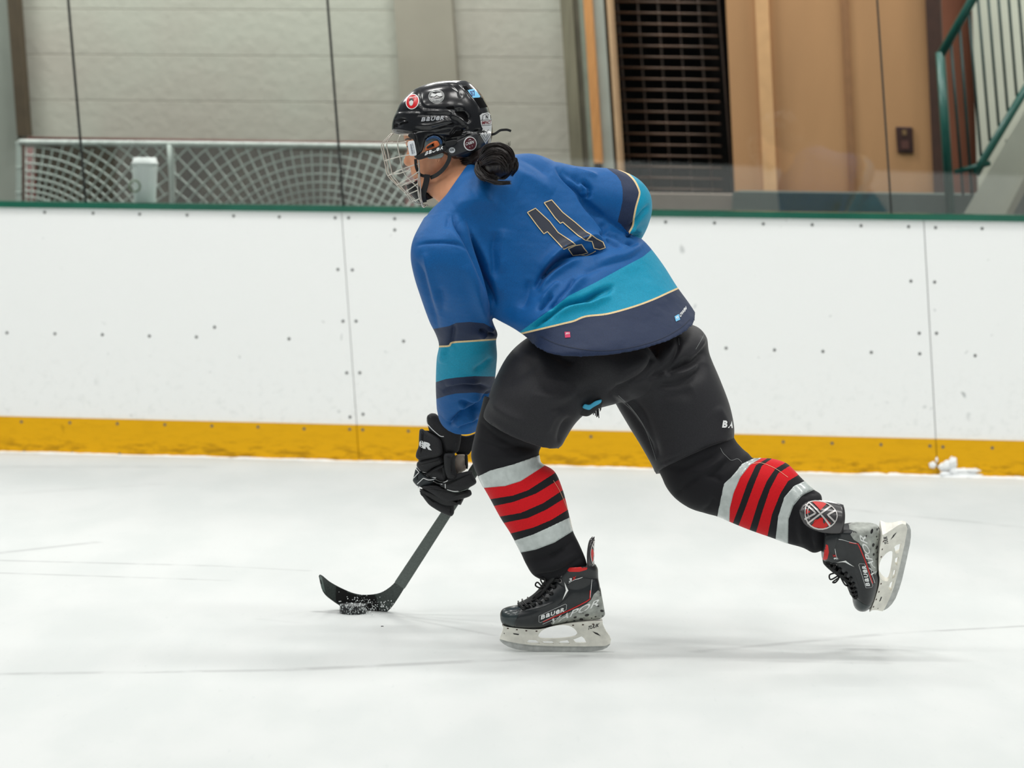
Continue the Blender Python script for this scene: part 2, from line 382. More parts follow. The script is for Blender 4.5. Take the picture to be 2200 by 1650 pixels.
# low ledges at the foot of the walls
def ledge(xa, xb, ytop, o0, o1, m, label):
    a = bp(xa, ytop, o0); b = bp(xb, ytop, o0)
    mb = MB().bbox(a[0], b[0], o0, o1, 0, a[1]); ob = mb.build('low_wall', m); tag(ob, label, 'wall'); return ob
ledge(1325, 1574, 415, OW-.45, OW-.15, mat('ledge_taupe', (122, 112, 104), rough=.8, var=.05), 'taupe low wall under the wire grille')
ledge(1574, 2120, 412, OW-.5, OW-.1, mat('ledge_slate', (70, 82, 78), rough=.8, var=.06), 'dark slate low wall under the tan wall')
ledge(2160, 2420, 300, OW-.2, OW+.4, mat('ledge_dark', (80, 84, 80), rough=.8, var=.06), 'dark grey block beneath the stair at the right edge')
# socket
so = empty('wall_socket', bw(*[(lambda a: a[0])(bp(1943, 300, OW))], OW-.005, bp(1943, 300, OW)[1])); tag(so, 'dark brown wall socket on the tan wall by the stair', 'socket')
m_sock = mat('socket_brown', (52, 24, 20), rough=.5, var=.2)
bevel(MB().quadpx([(1924, 272), (1960, 273), (1963, 329), (1928, 328)], OW-.012, .012).build('plate', m_sock, so), .004)
MB().quadpx([(1938, 279), (1947, 279), (1948, 290), (1939, 290)], OW-.016, .008).build('upper_outlet', mat('outlet_buff', (120, 92, 60), rough=.5), so)
MB().quadpx([(1936, 302), (1952, 302), (1953, 320), (1937, 320)], OW-.016, .008).build('lower_outlet', mat('outlet_red', (84, 50, 44), rough=.5), so)
# stair railing
m_rail = mat('rail_green', (12, 78, 70), rough=.35, coat=.2)
m_bal = mat('baluster_green', (14, 52, 52), rough=.4)
OS = 1.35
def bpt(px, py, o): s, z = bp(px, py, o); return bw(s, o, z)
st = empty('stair_railing', bpt(2040, 420, OS)); tag(st, 'dark green metal stair railing with upright balusters', 'railing')
MB().tube([bpt(2020, 112, OS), bpt(2043, 470, OS)], .021, 12).build('newel_post', m_rail, st, True)
MB().tube([bpt(2021, 118, OS), bpt(2100, -20, OS), bpt(2180, -160, OS)], .02, 12).build('handrail', m_rail, st, True)
MB().tube([bpt(2096, 375, OS), bpt(2112, 345, OS), bpt(2240, 130, OS)], .019, 10).build('bottom_rail', m_rail, st, True)
MB().tube([bpt(2050, 370, OS), bpt(2128, 350, OS)], .012, 8).build('rail_foot', m_rail, st, True)
for k in range(9):
    xt = 2042+k*19.2; yt = 118-(xt-2021)*1.75; xb = xt+27
    yb = min(400, 345-(xb+10-2112)*1.68)
    if xb < 2090: yb = 420
    MB().tube([bpt(xt, yt, OS), bpt(xb, yb, OS)], .0065, 8).build('baluster', m_bal, st, True)
m_str = mat('stringer_grey', (188, 188, 176), rough=.6, var=.06, vscale=5)
so = tag(MB().quadpx([(2052, 490), (2145, 490), (2330, 130), (2330, 20)], OS-.1, .06).build('stair_stringer', m_str), 'pale grey sloping side beam of the stair', 'stair')
so2 = MB().quadpx([(2145, 490), (2160, 490), (2330, 175), (2330, 130)], OS-.13, .09).build('edge_strip', mat('stringer_edge', (150, 146, 132), rough=.6), so)
# ---- unseen boards and dark wall, added and shaped for reflections in the glass
oz = 1.03
mb = MB(); mb.prism([(-9, -.55, 0), (9, -.55, 0), (9, -.55, oz-.18), (-9, -.55, oz+.22)], [(-9, -.75, 0), (9, -.75, 0), (9, -.75, oz-.18), (-9, -.75, oz+.22)])
tag(mb.build('wall_front_boards', m_board), 'unseen white boards behind the camera, top sloped to shape glass haze', kind='structure')
mb = MB(); mb.prism([(-22, -7, 0), (22, -7, 0), (22, -7, 4.5), (-22, -7, 4.5)], [(-22, -7.2, 0), (22, -7.2, 0), (22, -7.2, 4.5), (-22, -7.2, 4.5)])
tag(mb.build('wall_front', mat('reflected_dark', (18, 20, 20), rough=.9, var=.2)), 'unseen dark wall added behind the camera to dim glass reflections', kind='structure')
# ---- goal
OGO = .75
m_net = mat('net_cord', (206, 216, 210), rough=.8)
m_post_r = mat('goal_red', (84, 40, 34), rough=.5)
go = empty('hockey_goal', bw(bp(440, 300, 1.2)[0], 1.2, 0)); tag(go, 'white netted hockey goal stored behind the glass on the left', 'goal')
def gp(px, py, o): return bpt(px, py, o)
def bezier_o(px):   # the back of the net bows towards the glass
    t = (px-40)/860.0; return .62+.5*(2*t-1)**4
top = [(px, 303+px*.012) for px in range(44, 905, 20)]
MB().tube([gp(x, y+2, bezier_o(x)) for x, y in top], .014, 10).build('top_lacing', mat('lacing_white', (216, 222, 218), rough=.7, var=.15, vscale=30), go, True)
MB().tube([gp(60, 300, 1.3), gp(890, 312, 1.3)], .014, 12).build('crossbar', m_post_r, go, True)
for px in (64, 886):
    a = bp(px, 298, 1.3); MB().tube([bw(a[0], 1.3, a[1]), bw(a[0], 1.3, 0)], .03, 12).build('goal_post', m_post_r, go, True)
a0, a1 = bp(44, 300, bezier_o(44)), bp(900, 312, bezier_o(900))
MB().tube([gp(x, 0*x+bpt(0, 0, 0)[0]*0+305, bezier_o(x)) if False else bw(bp(x, 300, bezier_o(x))[0], bezier_o(x)-.02, .03) for x in range(44, 905, 40)], .02, 8).build('base_frame', m_post_r, go, True)
# the cord net hangs in curved sheets either side of a gathered fold
def netpoint(u, v):      # u = pixel column of the net panel, v = 0 at the lacing, 1 at the floor
    o = bezier_o(min(max(u, 40), 905)); b = bp(u, 306+u*.012, o)
    return bw(b[0], o, b[1]-v*(b[1]-.05))
mbn = MB()
def cord(pts, r=.0042): mbn.tube(pts, r, 5, False)
def clipped(P, u0, u1):
    run = []
    for (u, y) in P:
        v = (y-306)/590.0
        if u0 <= u <= u1 and 0 <= v <= 1: run.append(netpoint(u, v))
        else:
            if len(run) > 1: cord(run)
            run = []
    if len(run) > 1: cord(run)
for (cx, cy, u0, u1) in ((55, 610, 46, 368), (690, 640, 366, 900)):
    r = 60.0
    while r < 760:
        n_ = max(24, int(r/4)); clipped([(cx+r*math.sin(2*math.pi*k/n_), cy-r*math.cos(2*math.pi*k/n_)) for k in range(n_+1)], u0, u1); r *= 1.066
    for k in range(96):
        a_ = 2*math.pi*k/96; clipped([(cx+rr_*math.sin(a_), cy-rr_*math.cos(a_)) for rr_ in np.arange(60, 760, 14)], u0, u1)
# ends of the net back to the posts
for px, o2 in ((46, 1.2), (900, 1.2)):
    for k in range(12):
        v = k/11; a = netpoint(px, v); s_, z_ = bp(px, 300, 1.28); b = bw(s_, o2, a[2]); cord([a, b])
    for k in range(1, 6):
        t = k/6; a = netpoint(px, 0); b = netpoint(px, 1); s_ = bp(px, 300, 1.28)[0]
        cord([a*(1-t)+bw(s_, o2, a[2])*t, b*(1-t)+bw(s_, o2, b[2])*t])
ng = mbn.build('net', m_net, go, True)
MB().tube([netpoint(365+6*math.sin(k*.8), k/12) for k in range(13)], [.017, .016, .013, .011, .01, .009, .009, .009, .009, .009, .009, .009, .009], 8).build('net_gather', m_net, go, True)
# grey back panel cloth seen through the net
tag(MB().bbox(bp(44, 300, 1.5)[0], bp(905, 300, 1.5)[0], 1.5, 1.54, 0, bp(440, 301, 1.5)[1]).build('padding_mat', mat('pad_grey', (66, 60, 50), rough=.9, var=.35, vscale=9)), 'grey mottled mat leaning on the wall behind the goal net', 'mat')
# cup on the ledge
zc = 1.07; cs = bp(311, 424, .135)[0]
cu = empty('paper_cup', bw(cs, .135, zc)); tag(cu, 'white paper cup standing on the board ledge before the goal net', 'cup')
def lathe(prof, c, n=32):
    mb = MB(); V = []
    for r_, z_ in prof:
        for j in range(n):
            t = 2*math.pi*j/n; V.append(np.array(c)+np.array([r_*math.cos(t), r_*math.sin(t), z_]))
    Fc = [(i*n+j, i*n+(j+1) % n, (i+1)*n+(j+1) % n, (i+1)*n+j) for i in range(len(prof)-1) for j in range(n)]
    Fc.append(tuple(range(n))[::-1]); Fc.append(tuple((len(prof)-1)*n+j for j in range(n)))
    return mb.add(V, Fc)
c0 = bw(cs, .135, zc)
m_cup = mat('cup_white', (244, 247, 247), rough=.5)
lathe([(.046, 0), (.047, .004), (.054, .155), (.055, .16)], c0).build('cup', m_cup, cu, True)
lathe([(.057, .16), (.058, .17), (.052, .174), (.05, .19), (.044, .192)], c0).build('lid', m_cup, cu, True)
mm = MB(); cr = [bw(cs-.03+.024*math.cos(a*math.pi/8), .135-.053, zc+.07+.024*math.sin(a*math.pi/8)) for a in range(17)]
mm.tube(cr, .0035, 6).build('round_logo', mat('logo_green', (120, 140, 104), rough=.5), cu, True)
# snow at the boards
m_snow = mat('snow', (240, 243, 244), rough=.7, bump=.4, bscale=60)
def blob(c, r, seed, n=14):
    rnd = np.random.RandomState(seed); V = []; Fc = []
    for i in range(n+1):
        for j in range(2*n):
            th = math.pi*i/n; ph = math.pi*j/n; k = 1+.16*math.sin(3*ph+seed)+.12*math.sin(5*th+2*ph+seed*2)
            V.append(np.array(c)+np.array([r[0]*math.sin(th)*math.cos(ph), r[1]*math.sin(th)*math.sin(ph), r[2]*math.cos(th)])*k)
    for i in range(n):
        for j in range(2*n): Fc.append((i*2*n+j, (i+1)*2*n+j, (i+1)*2*n+(j+1) % (2*n), i*2*n+(j+1) % (2*n)))
    return V, Fc
mb = MB()
for (x, y, rx, rz, sd) in ((2036, 1000, .026, .018, 1), (2046, 994, .016, .022, 2), (2026, 1003, .018, .014, 3), (2004, 999, .013, .012, 4), (2012, 988, .005, .01, 9), (2068, 1012, .03, .011, 5), (2090, 1011, .03, .008, 6), (2052, 1012, .022, .012, 7), (2034, 1018, .03, .01, 8), (2080, 1020, .05, .008, 10)):
    s, z = bp(x, y, -.012); V, Fc = blob(bw(s, -.012, z), (rx*1.1, .012, rz), sd); mb.add(V, Fc)
tag(mb.build('snow_clump', m_snow, None, True), 'white clump of snow stuck to the yellow kick plate', 'snow')
mb = MB(); rnd = random.Random(3); s = -2.9
while s < 2.9:
    ln_ = rnd.uniform(.04, .12); big = 1.6 if s > 1.5 else 1.0
    V, Fc = blob(bw(s, -.022, 0), (ln_*.8, rnd.uniform(.015, .03), rnd.uniform(.003, .0065)*big), int(s*37+200), 8); mb.add(V, Fc); s += ln_*.7
tag(mb.build('snow_ridge', m_snow, None, True), 'thin ridge of scraped snow along the foot of the boards', 'snow', kind='stuff')
# ================================================================== THE SKATER: tools
def cat(P, k):
    return spline(P, k)
def loft(rings, k=5, n=56, e=1.0, tw=None):
    """rings: (ax,ay,bx,by,dA,dB,dr[,bulx,buly]) -> verts in (px,py,d), faces, t"""
    Q = np.array([list(r)+[0]*(9-len(r)) for r in rings], float)
    S = cat(Q, k); V = []; T = []
    th = np.linspace(0, 2*math.pi, n, endpoint=False)
    c = np.cos(th); s_ = np.sin(th)
    if e != 1: c = np.sign(c)*np.abs(c)**e; s_ = np.sign(s_)*np.abs(s_)**e
    for i, q_ in enumerate(S):
        ax, ay, bx, by, da, db, dr, ux, uy = q_
        V.append(np.stack([(ax+bx)/2+c*(bx-ax)/2-s_*ux, (ay+by)/2+c*(by-ay)/2-s_*uy, (da+db)/2+c*(db-da)/2+s_*dr], 1)); T += [i/k]*n
    V = np.concatenate(V); m = len(S)
    Fc = [(i*n+j, i*n+(j+1) % n, (i+1)*n+(j+1) % n, (i+1)*n+j) for i in range(m-1) for j in range(n)]
    c0 = len(V); V = np.vstack([V, V[:n].mean(0), V[(m-1)*n:m*n].mean(0)]); T += [0, m/k]
    Fc += [(c0, (j+1) % n, j) for j in range(n)]+[(c0+1, (m-1)*n+j, (m-1)*n+(j+1) % n) for j in range(n)]
    return V, Fc
def shrink(rings, k, dd=None):
    out = []
    for r in rings:
        r = list(r)+[0]*(9-len(r)); cx, cy = (r[0]+r[2])/2, (r[1]+r[3])/2; cdp = (r[4]+r[5])/2
        out.append((cx+(r[0]-cx)*k, cy+(r[1]-cy)*k, cx+(r[2]-cx)*k, cy+(r[3]-cy)*k, cdp+(r[4]-cdp)*k, cdp+(r[5]-cdp)*k, r[6]*k, r[7]*k, r[8]*k))
    return out
def merge(parts):
    V = []; Fc = []; k = 0
    for v, f in parts:
        V.append(np.asarray(v)); Fc += [tuple(i+k for i in q_) for q_ in f]; k += len(v)
    return np.vstack(V), Fc
def remesh(V, Fc, vox, it=6):
    me = bpy.data.meshes.new('tmp'); me.from_pydata([tuple(map(float, v)) for v in V], [], Fc)
    bm = bmesh.new(); bm.from_mesh(me); bmesh.ops.recalc_face_normals(bm, faces=bm.faces); bm.to_mesh(me); bm.free()
    o = bpy.data.objects.new('tmp', me); COL.objects.link(o)
    md = o.modifiers.new('r', 'REMESH'); md.mode = 'VOXEL'; md.voxel_size = vox
    bpy.context.view_layer.update()
    ev = o.evaluated_get(bpy.context.evaluated_depsgraph_get()); m2 = ev.to_mesh()
    v = np.empty(len(m2.vertices)*3); m2.vertices.foreach_get('co', v); v = v.reshape(-1, 3)
    f = [tuple(p.vertices) for p in m2.polygons]
    ed = np.empty(len(m2.edges)*2, int); m2.edges.foreach_get('vertices', ed); ed = ed.reshape(-1, 2)
    ev.to_mesh_clear(); bpy.data.objects.remove(o); bpy.data.meshes.remove(me)
    return relax(v, ed, it), f, ed
def relax(v, ed, it, lam=.5, mu=-.52):
    n = len(v); deg = np.bincount(ed.ravel(), minlength=n).astype(float)[:, None]; deg[deg == 0] = 1
    for i in range(it):
        for w_ in (lam, mu):
            a = np.zeros_like(v)
            for ax in range(3):
                a[:, ax] = np.bincount(ed[:, 0], v[ed[:, 1], ax], n)+np.bincount(ed[:, 1], v[ed[:, 0], ax], n)
            v = v+w_*(a/deg-v)
    return v
def soften(v, ed, it): return relax(v, ed, it, .5, 0.0)
def calm(v, ed, curves, wd, it=10):
    """extra smoothing close to given hem lines"""
    s_ = soften(v, ed, it); P = PX(v)[:, :2]; w_ = np.zeros(len(v))
    for c in curves: w_ = np.maximum(w_, np.clip(1.6-segdist(P, c)[0]/wd, 0, 1))
    return v+(s_-v)*w_[:, None]
def vnormals(V, Fc):
    q = np.array([f if len(f) == 4 else (f[0], f[1], f[2], f[2]) for f in Fc]); a = V[q[:, 2]]-V[q[:, 0]]; b = V[q[:, 3]]-V[q[:, 1]]
    tri = q[:, 2] == q[:, 3]
    if tri.any(): b[tri] = (V[q[:, 2]]-V[q[:, 1]])[tri]
    fn = np.cross(a, b); n = np.zeros_like(V)
    for k in range(4):
        for ax in range(3): n[:, ax] += np.bincount(q[:, k], fn[:, ax], len(V))
    return n/(np.linalg.norm(n, axis=1, keepdims=True)+1e-12)
def segdist(P, poly, signed=False):
    """distance of 2D points to an open polyline (px); returns distance, arc fraction, side"""
    poly = np.asarray(poly, float); best = np.full(len(P), 1e9); fr_ = np.zeros(len(P)); sd = np.ones(len(P))
    L = np.linalg.norm(np.diff(poly, axis=0), axis=1); cum = np.concatenate([[0], np.cumsum(L)]); tot = cum[-1]
    for i in range(len(poly)-1):
        a = poly[i]; ab = poly[i+1]-a; l2 = ab@ab
        t = np.clip(((P-a)@ab)/l2, 0, 1); q = a+t[:, None]*ab; d = np.linalg.norm(P-q, axis=1)
        cr = ab[0]*(P[:, 1]-a[1])-ab[1]*(P[:, 0]-a[0]); m = d < best-1e-9
        best[m] = d[m]; fr_[m] = (cum[i]+t[m]*L[i])/tot; sd[m] = np.sign(cr[m])
    return best, fr_, sd
def crease(V, Fc, items, near=True, gain=2.2, vw=1.0):
    """items: (polyline px, width px, amount in mm; >0 ridge, <0 valley)"""
    P = PX(V)[:, :2]; Nn = vnormals(V, Fc); face = np.clip(-Nn[:, 1]*1.6, 0, 1) if near else 1.0
    off = np.zeros(len(V))
    for pl, wd, am in items:
        if am < 0: wd = wd*vw
        pl = spline(pl, 5) if len(pl) > 2 else np.array(pl, float)
        d, f, sd = segdist(P, pl); tp = np.clip(np.minimum(f, 1-f)*5, 0, 1)**.7
        off += gain*am/1000*np.exp(-(d/wd)**1.5)*(.1+.9*tp)
    return V+Nn*(off*face)[:, None]
def iso(P, curves, far=60.):
    n = len(curves); D = []
    for c in curves:
        c = np.asarray(c, float); a = c[0]-(c[1]-c[0])/np.linalg.norm(c[1]-c[0])*300; b = c[-1]+(c[-1]-c[-2])/np.linalg.norm(c[-1]-c[-2])*300
        d, f, sd = segdist(P, np.vstack([a, c, b])); D.append(d*sd)
    D = np.array(D); val = np.clip(1+D[0]/far, 0, 1)
    for i in range(n-1):
        m = (D[i] > 0); den = D[i]-D[i+1]; den = np.where(np.abs(den) < 1e-6, 1e-6, den)
        val = np.where(m, i+1+np.clip(D[i]/den, 0, 1), val)
        if i+1 < n: pass
    val = np.where(D[-1] > 0, n+np.clip(D[-1]/far, 0, .99), val)
    return val
def setattr_f(o, name, val):
    a = o.data.attributes.new(name, 'FLOAT', 'POINT'); a.data.foreach_set('value', np.asarray(val, dtype=np.float32))
def banded(m, attr, cols, base=None, thr=None):
    """constant colour bands driven by a float attribute"""
    q = N(m); at = q.n('ShaderNodeAttribute'); at.attribute_name = attr
    cr = q.n('ShaderNodeValToRGB'); cr.color_ramp.interpolation = 'CONSTANT'; n = len(cols)
    el = cr.color_ramp.elements
    while len(el) < n: el.new(.5)
    for i, c in enumerate(cols):
        el[i].position = i/n; 
    for i, c in enumerate(cols): el[i].color = (*lin(c), 1)
    q.put(cr.inputs[0], q.math('DIVIDE', at.outputs['Fac'], float(n)))
    if base is None: return cr.outputs[0], at.outputs['Fac']
    return q.mix(q.math('GREATER_THAN', at.outputs['Fac'], thr), base, cr.outputs[0]), at.outputs['Fac']
def fabric_vary(q, col, amt=.08, sc=350):
    tc = q.n('ShaderNodeTexCoord').outputs['Object']; nn = q.noise(tc, sc, 2)
    x = q.n('ShaderNodeVectorMath', operation='SCALE'); q.put(x.inputs[0], col); q.put(x.inputs['Scale'], q.rng(nn, .3, .7, 1-amt, 1+amt, False)); return x.outputs[0]
def bvh(V, Fc): return BVHTree.FromPolygons([Vector(v) for v in V], [tuple(f) for f in Fc])
def flatmesh(polys, maxe=7.0, holes=()):
    """filled 2D polygons (with holes) -> verts 2D, triangles, finely divided"""
    cu = bpy.data.curves.new('t', 'CURVE'); cu.dimensions = '2D'; cu.fill_mode = 'BOTH'
    for pl in list(polys)+list(holes):
        sp = cu.splines.new('POLY'); sp.points.add(len(pl)-1)
        for i, p in enumerate(pl): sp.points[i].co = (p[0], p[1], 0, 1)
        sp.use_cyclic_u = True
    return curve_mesh(cu, maxe)
def curve_mesh(cu, maxe):
    o = bpy.data.objects.new('t', cu); COL.objects.link(o); bpy.context.view_layer.update()
    me = bpy.data.meshes.new_from_object(o.evaluated_get(bpy.context.evaluated_depsgraph_get()))
    bpy.data.objects.remove(o); bpy.data.curves.remove(cu)
    bm = bmesh.new(); bm.from_mesh(me); bpy.data.meshes.remove(me)
    bmesh.ops.remove_doubles(bm, verts=bm.verts, dist=1e-4)
    if maxe:
        bmesh.ops.triangulate(bm, faces=bm.faces)
        for _ in range(6):
            es = [e_ for e_ in bm.edges if e_.calc_length() > maxe]
            if not es: break
            bmesh.ops.subdivide_edges(bm, edges=es, cuts=1); bmesh.ops.triangulate(bm, faces=bm.faces)
    V = np.array([v.co[:] for v in bm.verts]); Fc = [tuple(v.index for v in f.verts) for f in bm.faces]; bm.free()
    return V, Fc
def textmesh(body, maxe=None, bold=0.0, shear=0.0, spacing=1.0):
    cu = bpy.data.curves.new('t', 'FONT'); cu.body = body; cu.size = 100; cu.offset = bold; cu.shear = shear; cu.space_character = spacing
    cu.resolution_u = 3; cu.fill_mode = 'BOTH'
    V, Fc = curve_mesh(cu, maxe)
    lo = V.min(0); hi = V.max(0); V = (V-lo)/np.maximum(hi-lo, 1e-6); return V[:, :2], Fc
def project(V2, Fc, tree, off, castfn):
    """drop 2D vertices onto a surface along castfn(u,v) -> origin, direction; lifts by off metres"""
    out = np.zeros((len(V2), 3)); ok = np.zeros(len(V2), bool)
    for i, v in enumerate(V2):
        o_, d_ = castfn(v[0], v[1]); h = tree.ray_cast(Vector(o_), Vector(d_))
        if h[0] is not None:
            dv = Vector(d_).normalized(); nn = h[1]; nn = -nn if nn.dot(dv) > 0 else nn
            out[i] = h[0]+nn*off*.6-dv*off*.6; ok[i] = True
    F2 = [f for f in Fc if all(ok[j] for j in f)]
    lim = .03
    F2 = [f for f in F2 if max(np.linalg.norm(out[f[a]]-out[f[(a+1) % len(f)]]) for a in range(len(f))) < lim]
    used = sorted({i for f in F2 for i in f}); mp = {j: i for i, j in enumerate(used)}
    return out[used] if used else np.zeros((0, 3)), [tuple(mp[i] for i in f) for f in F2]
def cam_cast(u, v):
    d = ray(u, v); return CAM+d*(YS-1.2), d
class Decals:
    """collects flat marks laid on one surface into named parts"""
    def __init__(s, tree, cast, parent, off=.0012): s.tree = tree; s.cast = cast; s.parent = parent; s.off = off
    def poly(s, name, m, polys, holes=(), maxe=6, lift=0, label=None):
        V2, Fc = flatmesh(polys, maxe, holes); return s._fin(name, m, V2, Fc, lift, label)
    def _fin(s, name, m, V2, Fc, lift, label):
        V, F2 = project(V2, Fc, s.tree, s.off+lift, s.cast)
        if not F2: return None
        o = link(name, V, F2, m, s.parent)
        if label: o['label'] = label
        return o
    def strip(s, pts, wd, closed=False, k=4):
        P = np.array(pts, float)
        if closed: P = np.vstack([P, P[:1]])
        P = np.vstack([P[i]+(P[i+1]-P[i])*t for i in range(len(P)-1) for t in np.linspace(0, 1, max(2, int(np.linalg.norm(P[i+1]-P[i])/4)), endpoint=False)]+[P[-1:]])
        T = np.gradient(P, axis=0); T /= np.linalg.norm(T, axis=1, keepdims=True)+1e-9; Nn = np.stack([-T[:, 1], T[:, 0]], 1)
        V = np.vstack([P+Nn*wd/2, P-Nn*wd/2]); n = len(P)
        return V, [(i, i+1, n+i+1, n+i) for i in range(n-1)]
    def strokes(s, name, m, lines, wd, lift=0, smooth=False, closed=False, label=None):
        if len(lines) > 1 and name in ('piping', 'seam'):
            for l in lines: s.strokes(name, m, [l], wd, lift, smooth, closed, label)
            return
        VV = []; FF = []; k = 0
        for l in lines:
            l = spline(l, 5) if smooth and len(l) > 2 else l
            V, Fc = s.strip(l, wd, closed); VV.append(V); FF += [tuple(i+k for i in f) for f in Fc]; k += len(V)
        return s._fin(name, m, np.vstack(VV), FF, lift, label)
    def text(s, name, m, body, o, ux, vy, bold=0, shear=0, spacing=1, lift=0, maxe=None, label=None):
        """o = lower-left image corner, ux = vector along the baseline, vy = vector up the letters"""
        V, Fc = textmesh(body, maxe, bold, shear, spacing)
        P = np.array(o)+V[:, :1]*np.array(ux)+V[:, 1:2]*np.array(vy); return s._fin(name, m, P, Fc, lift, label)
def logo(dc_, name, m, o, ux, vy, letters='BaUeR', bold=4, lift=0, label=None, gap=.16):
    o = np.array(o, float); ux = np.array(ux, float); vy = np.array(vy, float); n = len(letters); w_ = 1/(n+gap*(n-1)); VV = []; FF = []; k = 0
    for i, ch in enumerate(letters):
        V, Fc = textmesh(ch, None, bold); P = o+(i*(1+gap)*w_+V[:, :1]*w_)*ux+V[:, 1:2]*vy
        VV.append(P); FF += [tuple(j+k for j in f) for f in Fc]; k += len(V)
    return dc_._fin(name, m, np.vstack(VV), FF, lift, label)
def pipes(name, m, lines, r, tree, parent, off=.0015, label=None):
    for l in lines:
        P = spline(l, 6) if len(l) > 2 else np.array([np.array(l[0])+(np.array(l[1])-np.array(l[0]))*t for t in np.linspace(0, 1, 6)])
        D = []
        for p in P:
            o_, d_ = cam_cast(*p); h = tree.ray_cast(Vector(o_), Vector(d_)); D.append(h[0].y-YS-off if h[0] is not None else np.nan)
        D = np.array(D); ok = ~np.isnan(D)
        if ok.sum() < 2: continue
        D = np.interp(np.arange(len(D)), np.where(ok)[0], D[ok]); D = np.minimum(D, np.convolve(np.pad(D, 1, 'edge'), [1/3]*3, 'valid'))
        mb = MB(); mb.tube(list(Wn(np.column_stack([P, D]))), r, 6); ob = mb.build(name, m, parent, True)
        if label: ob['label'] = label
def chaikin(P, it=2):
    P = np.array(P, float)
    for _ in range(it):
        Q = np.roll(P, -1, 0); P = np.stack([P*.8+Q*.2, P*.2+Q*.8], 1).reshape(-1, 2)
    return P
def slab(poly, d, th, bev, m, name, parent, tilt=None, smooth=True, rnd=2):
    """padded piece: outline in pixels, centre depth d, thickness th, edge rounded by bev (metres)"""
    K = 800.0; P = chaikin(poly, rnd); c = P.mean(0); n = len(P)
    ar = .5*np.sum(P[:, 0]*np.roll(P[:, 1], -1)-np.roll(P[:, 0], -1)*P[:, 1]); sg = 1 if ar > 0 else -1
    T = np.roll(P, -1, 0)-np.roll(P, 1, 0); T /= np.linalg.norm(T, axis=1, keepdims=True)+1e-9; IN = np.stack([-T[:, 1], T[:, 0]], 1)*sg
    for _ in range(3): IN = (np.roll(IN, 1, 0)+2*IN+np.roll(IN, -1, 0))/4
    lv = [(math.cos(a), math.sin(a)) for a in np.linspace(-math.pi/2, math.pi/2, 9)]
    V = []; 
    for ca, sa in lv:
        Q = P+IN*(1-ca)*bev*K; z = sa*bev+(th/2-bev)*(1 if sa > 0 else -1 if sa < 0 else 0); V.append(np.column_stack([Q, np.full(n, d+z)]))
    V = np.vstack(V); L = len(lv)
    Fc = [(i*n+j, i*n+(j+1) % n, (i+1)*n+(j+1) % n, (i+1)*n+j) for i in range(L-1) for j in range(n)]
    Fc += [tuple(range(n))[::-1], tuple((L-1)*n+j for j in range(n))]
    if tilt is not None: V[:, 2] += (V[:, 0]-c[0])*tilt[0]/K+(V[:, 1]-c[1])*tilt[1]/K
    bm = bmesh.new(); vs_ = [bm.verts.new(tuple(v)) for v in Wn(V)]; bm.verts.ensure_lookup_table()
    for f in Fc: bm.faces.new([vs_[i] for i in f])
    big = [f for f in bm.faces if len(f.verts) > 4]; bmesh.ops.triangulate(bm, faces=big); bmesh.ops.recalc_face_normals(bm, faces=bm.faces)
    V2 = [v.co[:] for v in bm.verts]; bm.verts.index_update(); F2 = [tuple(v.index for v in f.verts) for f in bm.faces]; bm.free()
    return link(name, V2, F2, m, parent, smooth)
def wtube(mb, pts, r, n=8, k=4):
    P = np.array(pts, float); P = spline(P, k) if k > 1 else P
    return mb.tube(list(Wn(P)), r, n)
def zz(X0, Y0, sc, pts): return [(X0+x/sc, Y0+y/sc) for x, y in pts]
# ================================================================== THE SKATER: materials
def cloth(name, cols, attrs, rough, sheen, amt=.1, sc=420, bump=.12, gold=False, wave=0):
    m = mat(name, (0, 0, 0), rough=rough, sheen=sheen, spec=.25); q = N(m); col = None
    for a_, c_ in attrs:
        col, _ = banded(m, a_, c_, col, 1.0) if col is not None else banded(m, a_, c_)
    if gold:
        at = q.n('ShaderNodeAttribute'); at.attribute_name = 'gold_line'
        col = q.mix(q.math('LESS_THAN', q.math('ABSOLUTE', at.outputs['Fac']), 1.9), col, lin(GOLD))
    q.put(q.b.inputs['Base Color'], fabric_vary(q, col, amt, sc))
    tc = q.n('ShaderNodeTexCoord').outputs['Object']
    bu = q.n('ShaderNodeBump'); bu.inputs['Strength'].default_value = bump; bu.inputs['Distance'].default_value = .001
    q.put(bu.inputs['Height'], q.noise(tc, 700, 2)); q.put(q.b.inputs['Normal'], bu.outputs[0])
    if wave:
        b2 = q.n('ShaderNodeBump'); b2.inputs['Strength'].default_value = .55; b2.inputs['Distance'].default_value = .012
        q.put(b2.inputs['Height'], q.noise(q.mapping(tc, (1, 1, 1.6), (0, .7, 0)), 11, 2, .45)); q.put(bu.inputs['Normal'], b2.outputs[0])
    return m
BLUE = (0, 84, 148); TEAL = (0, 142, 176); NAVY = (33, 46, 74); GOLD = (222, 196, 148)
m_jersey = cloth('jersey_cloth', None, [('torso', [BLUE, TEAL, NAVY]), ('arm', [BLUE, NAVY, TEAL, NAVY, BLUE]), ('far_arm', [BLUE, NAVY, TEAL])], .6, .06, .16, gold=True, wave=1)
RED = (206, 14, 26); SBLK = (22, 22, 26); TAPE = (178, 186, 184)
m_sock1 = cloth('sock_knit', None, [('sock', [SBLK, TAPE, RED, SBLK, RED, SBLK, RED, SBLK, TAPE, SBLK])], .75, .1, .1)
m_sock2 = cloth('sock_knit_far', None, [('sock', [SBLK, TAPE, RED, SBLK, RED, SBLK, RED, SBLK, TAPE, SBLK])], .75, .1, .1)
m_pants = mat('pants_nylon', (34, 34, 38), rough=.62, sheen=.12, var=.18, vscale=300, bump=.15, bscale=500, spec=.3)
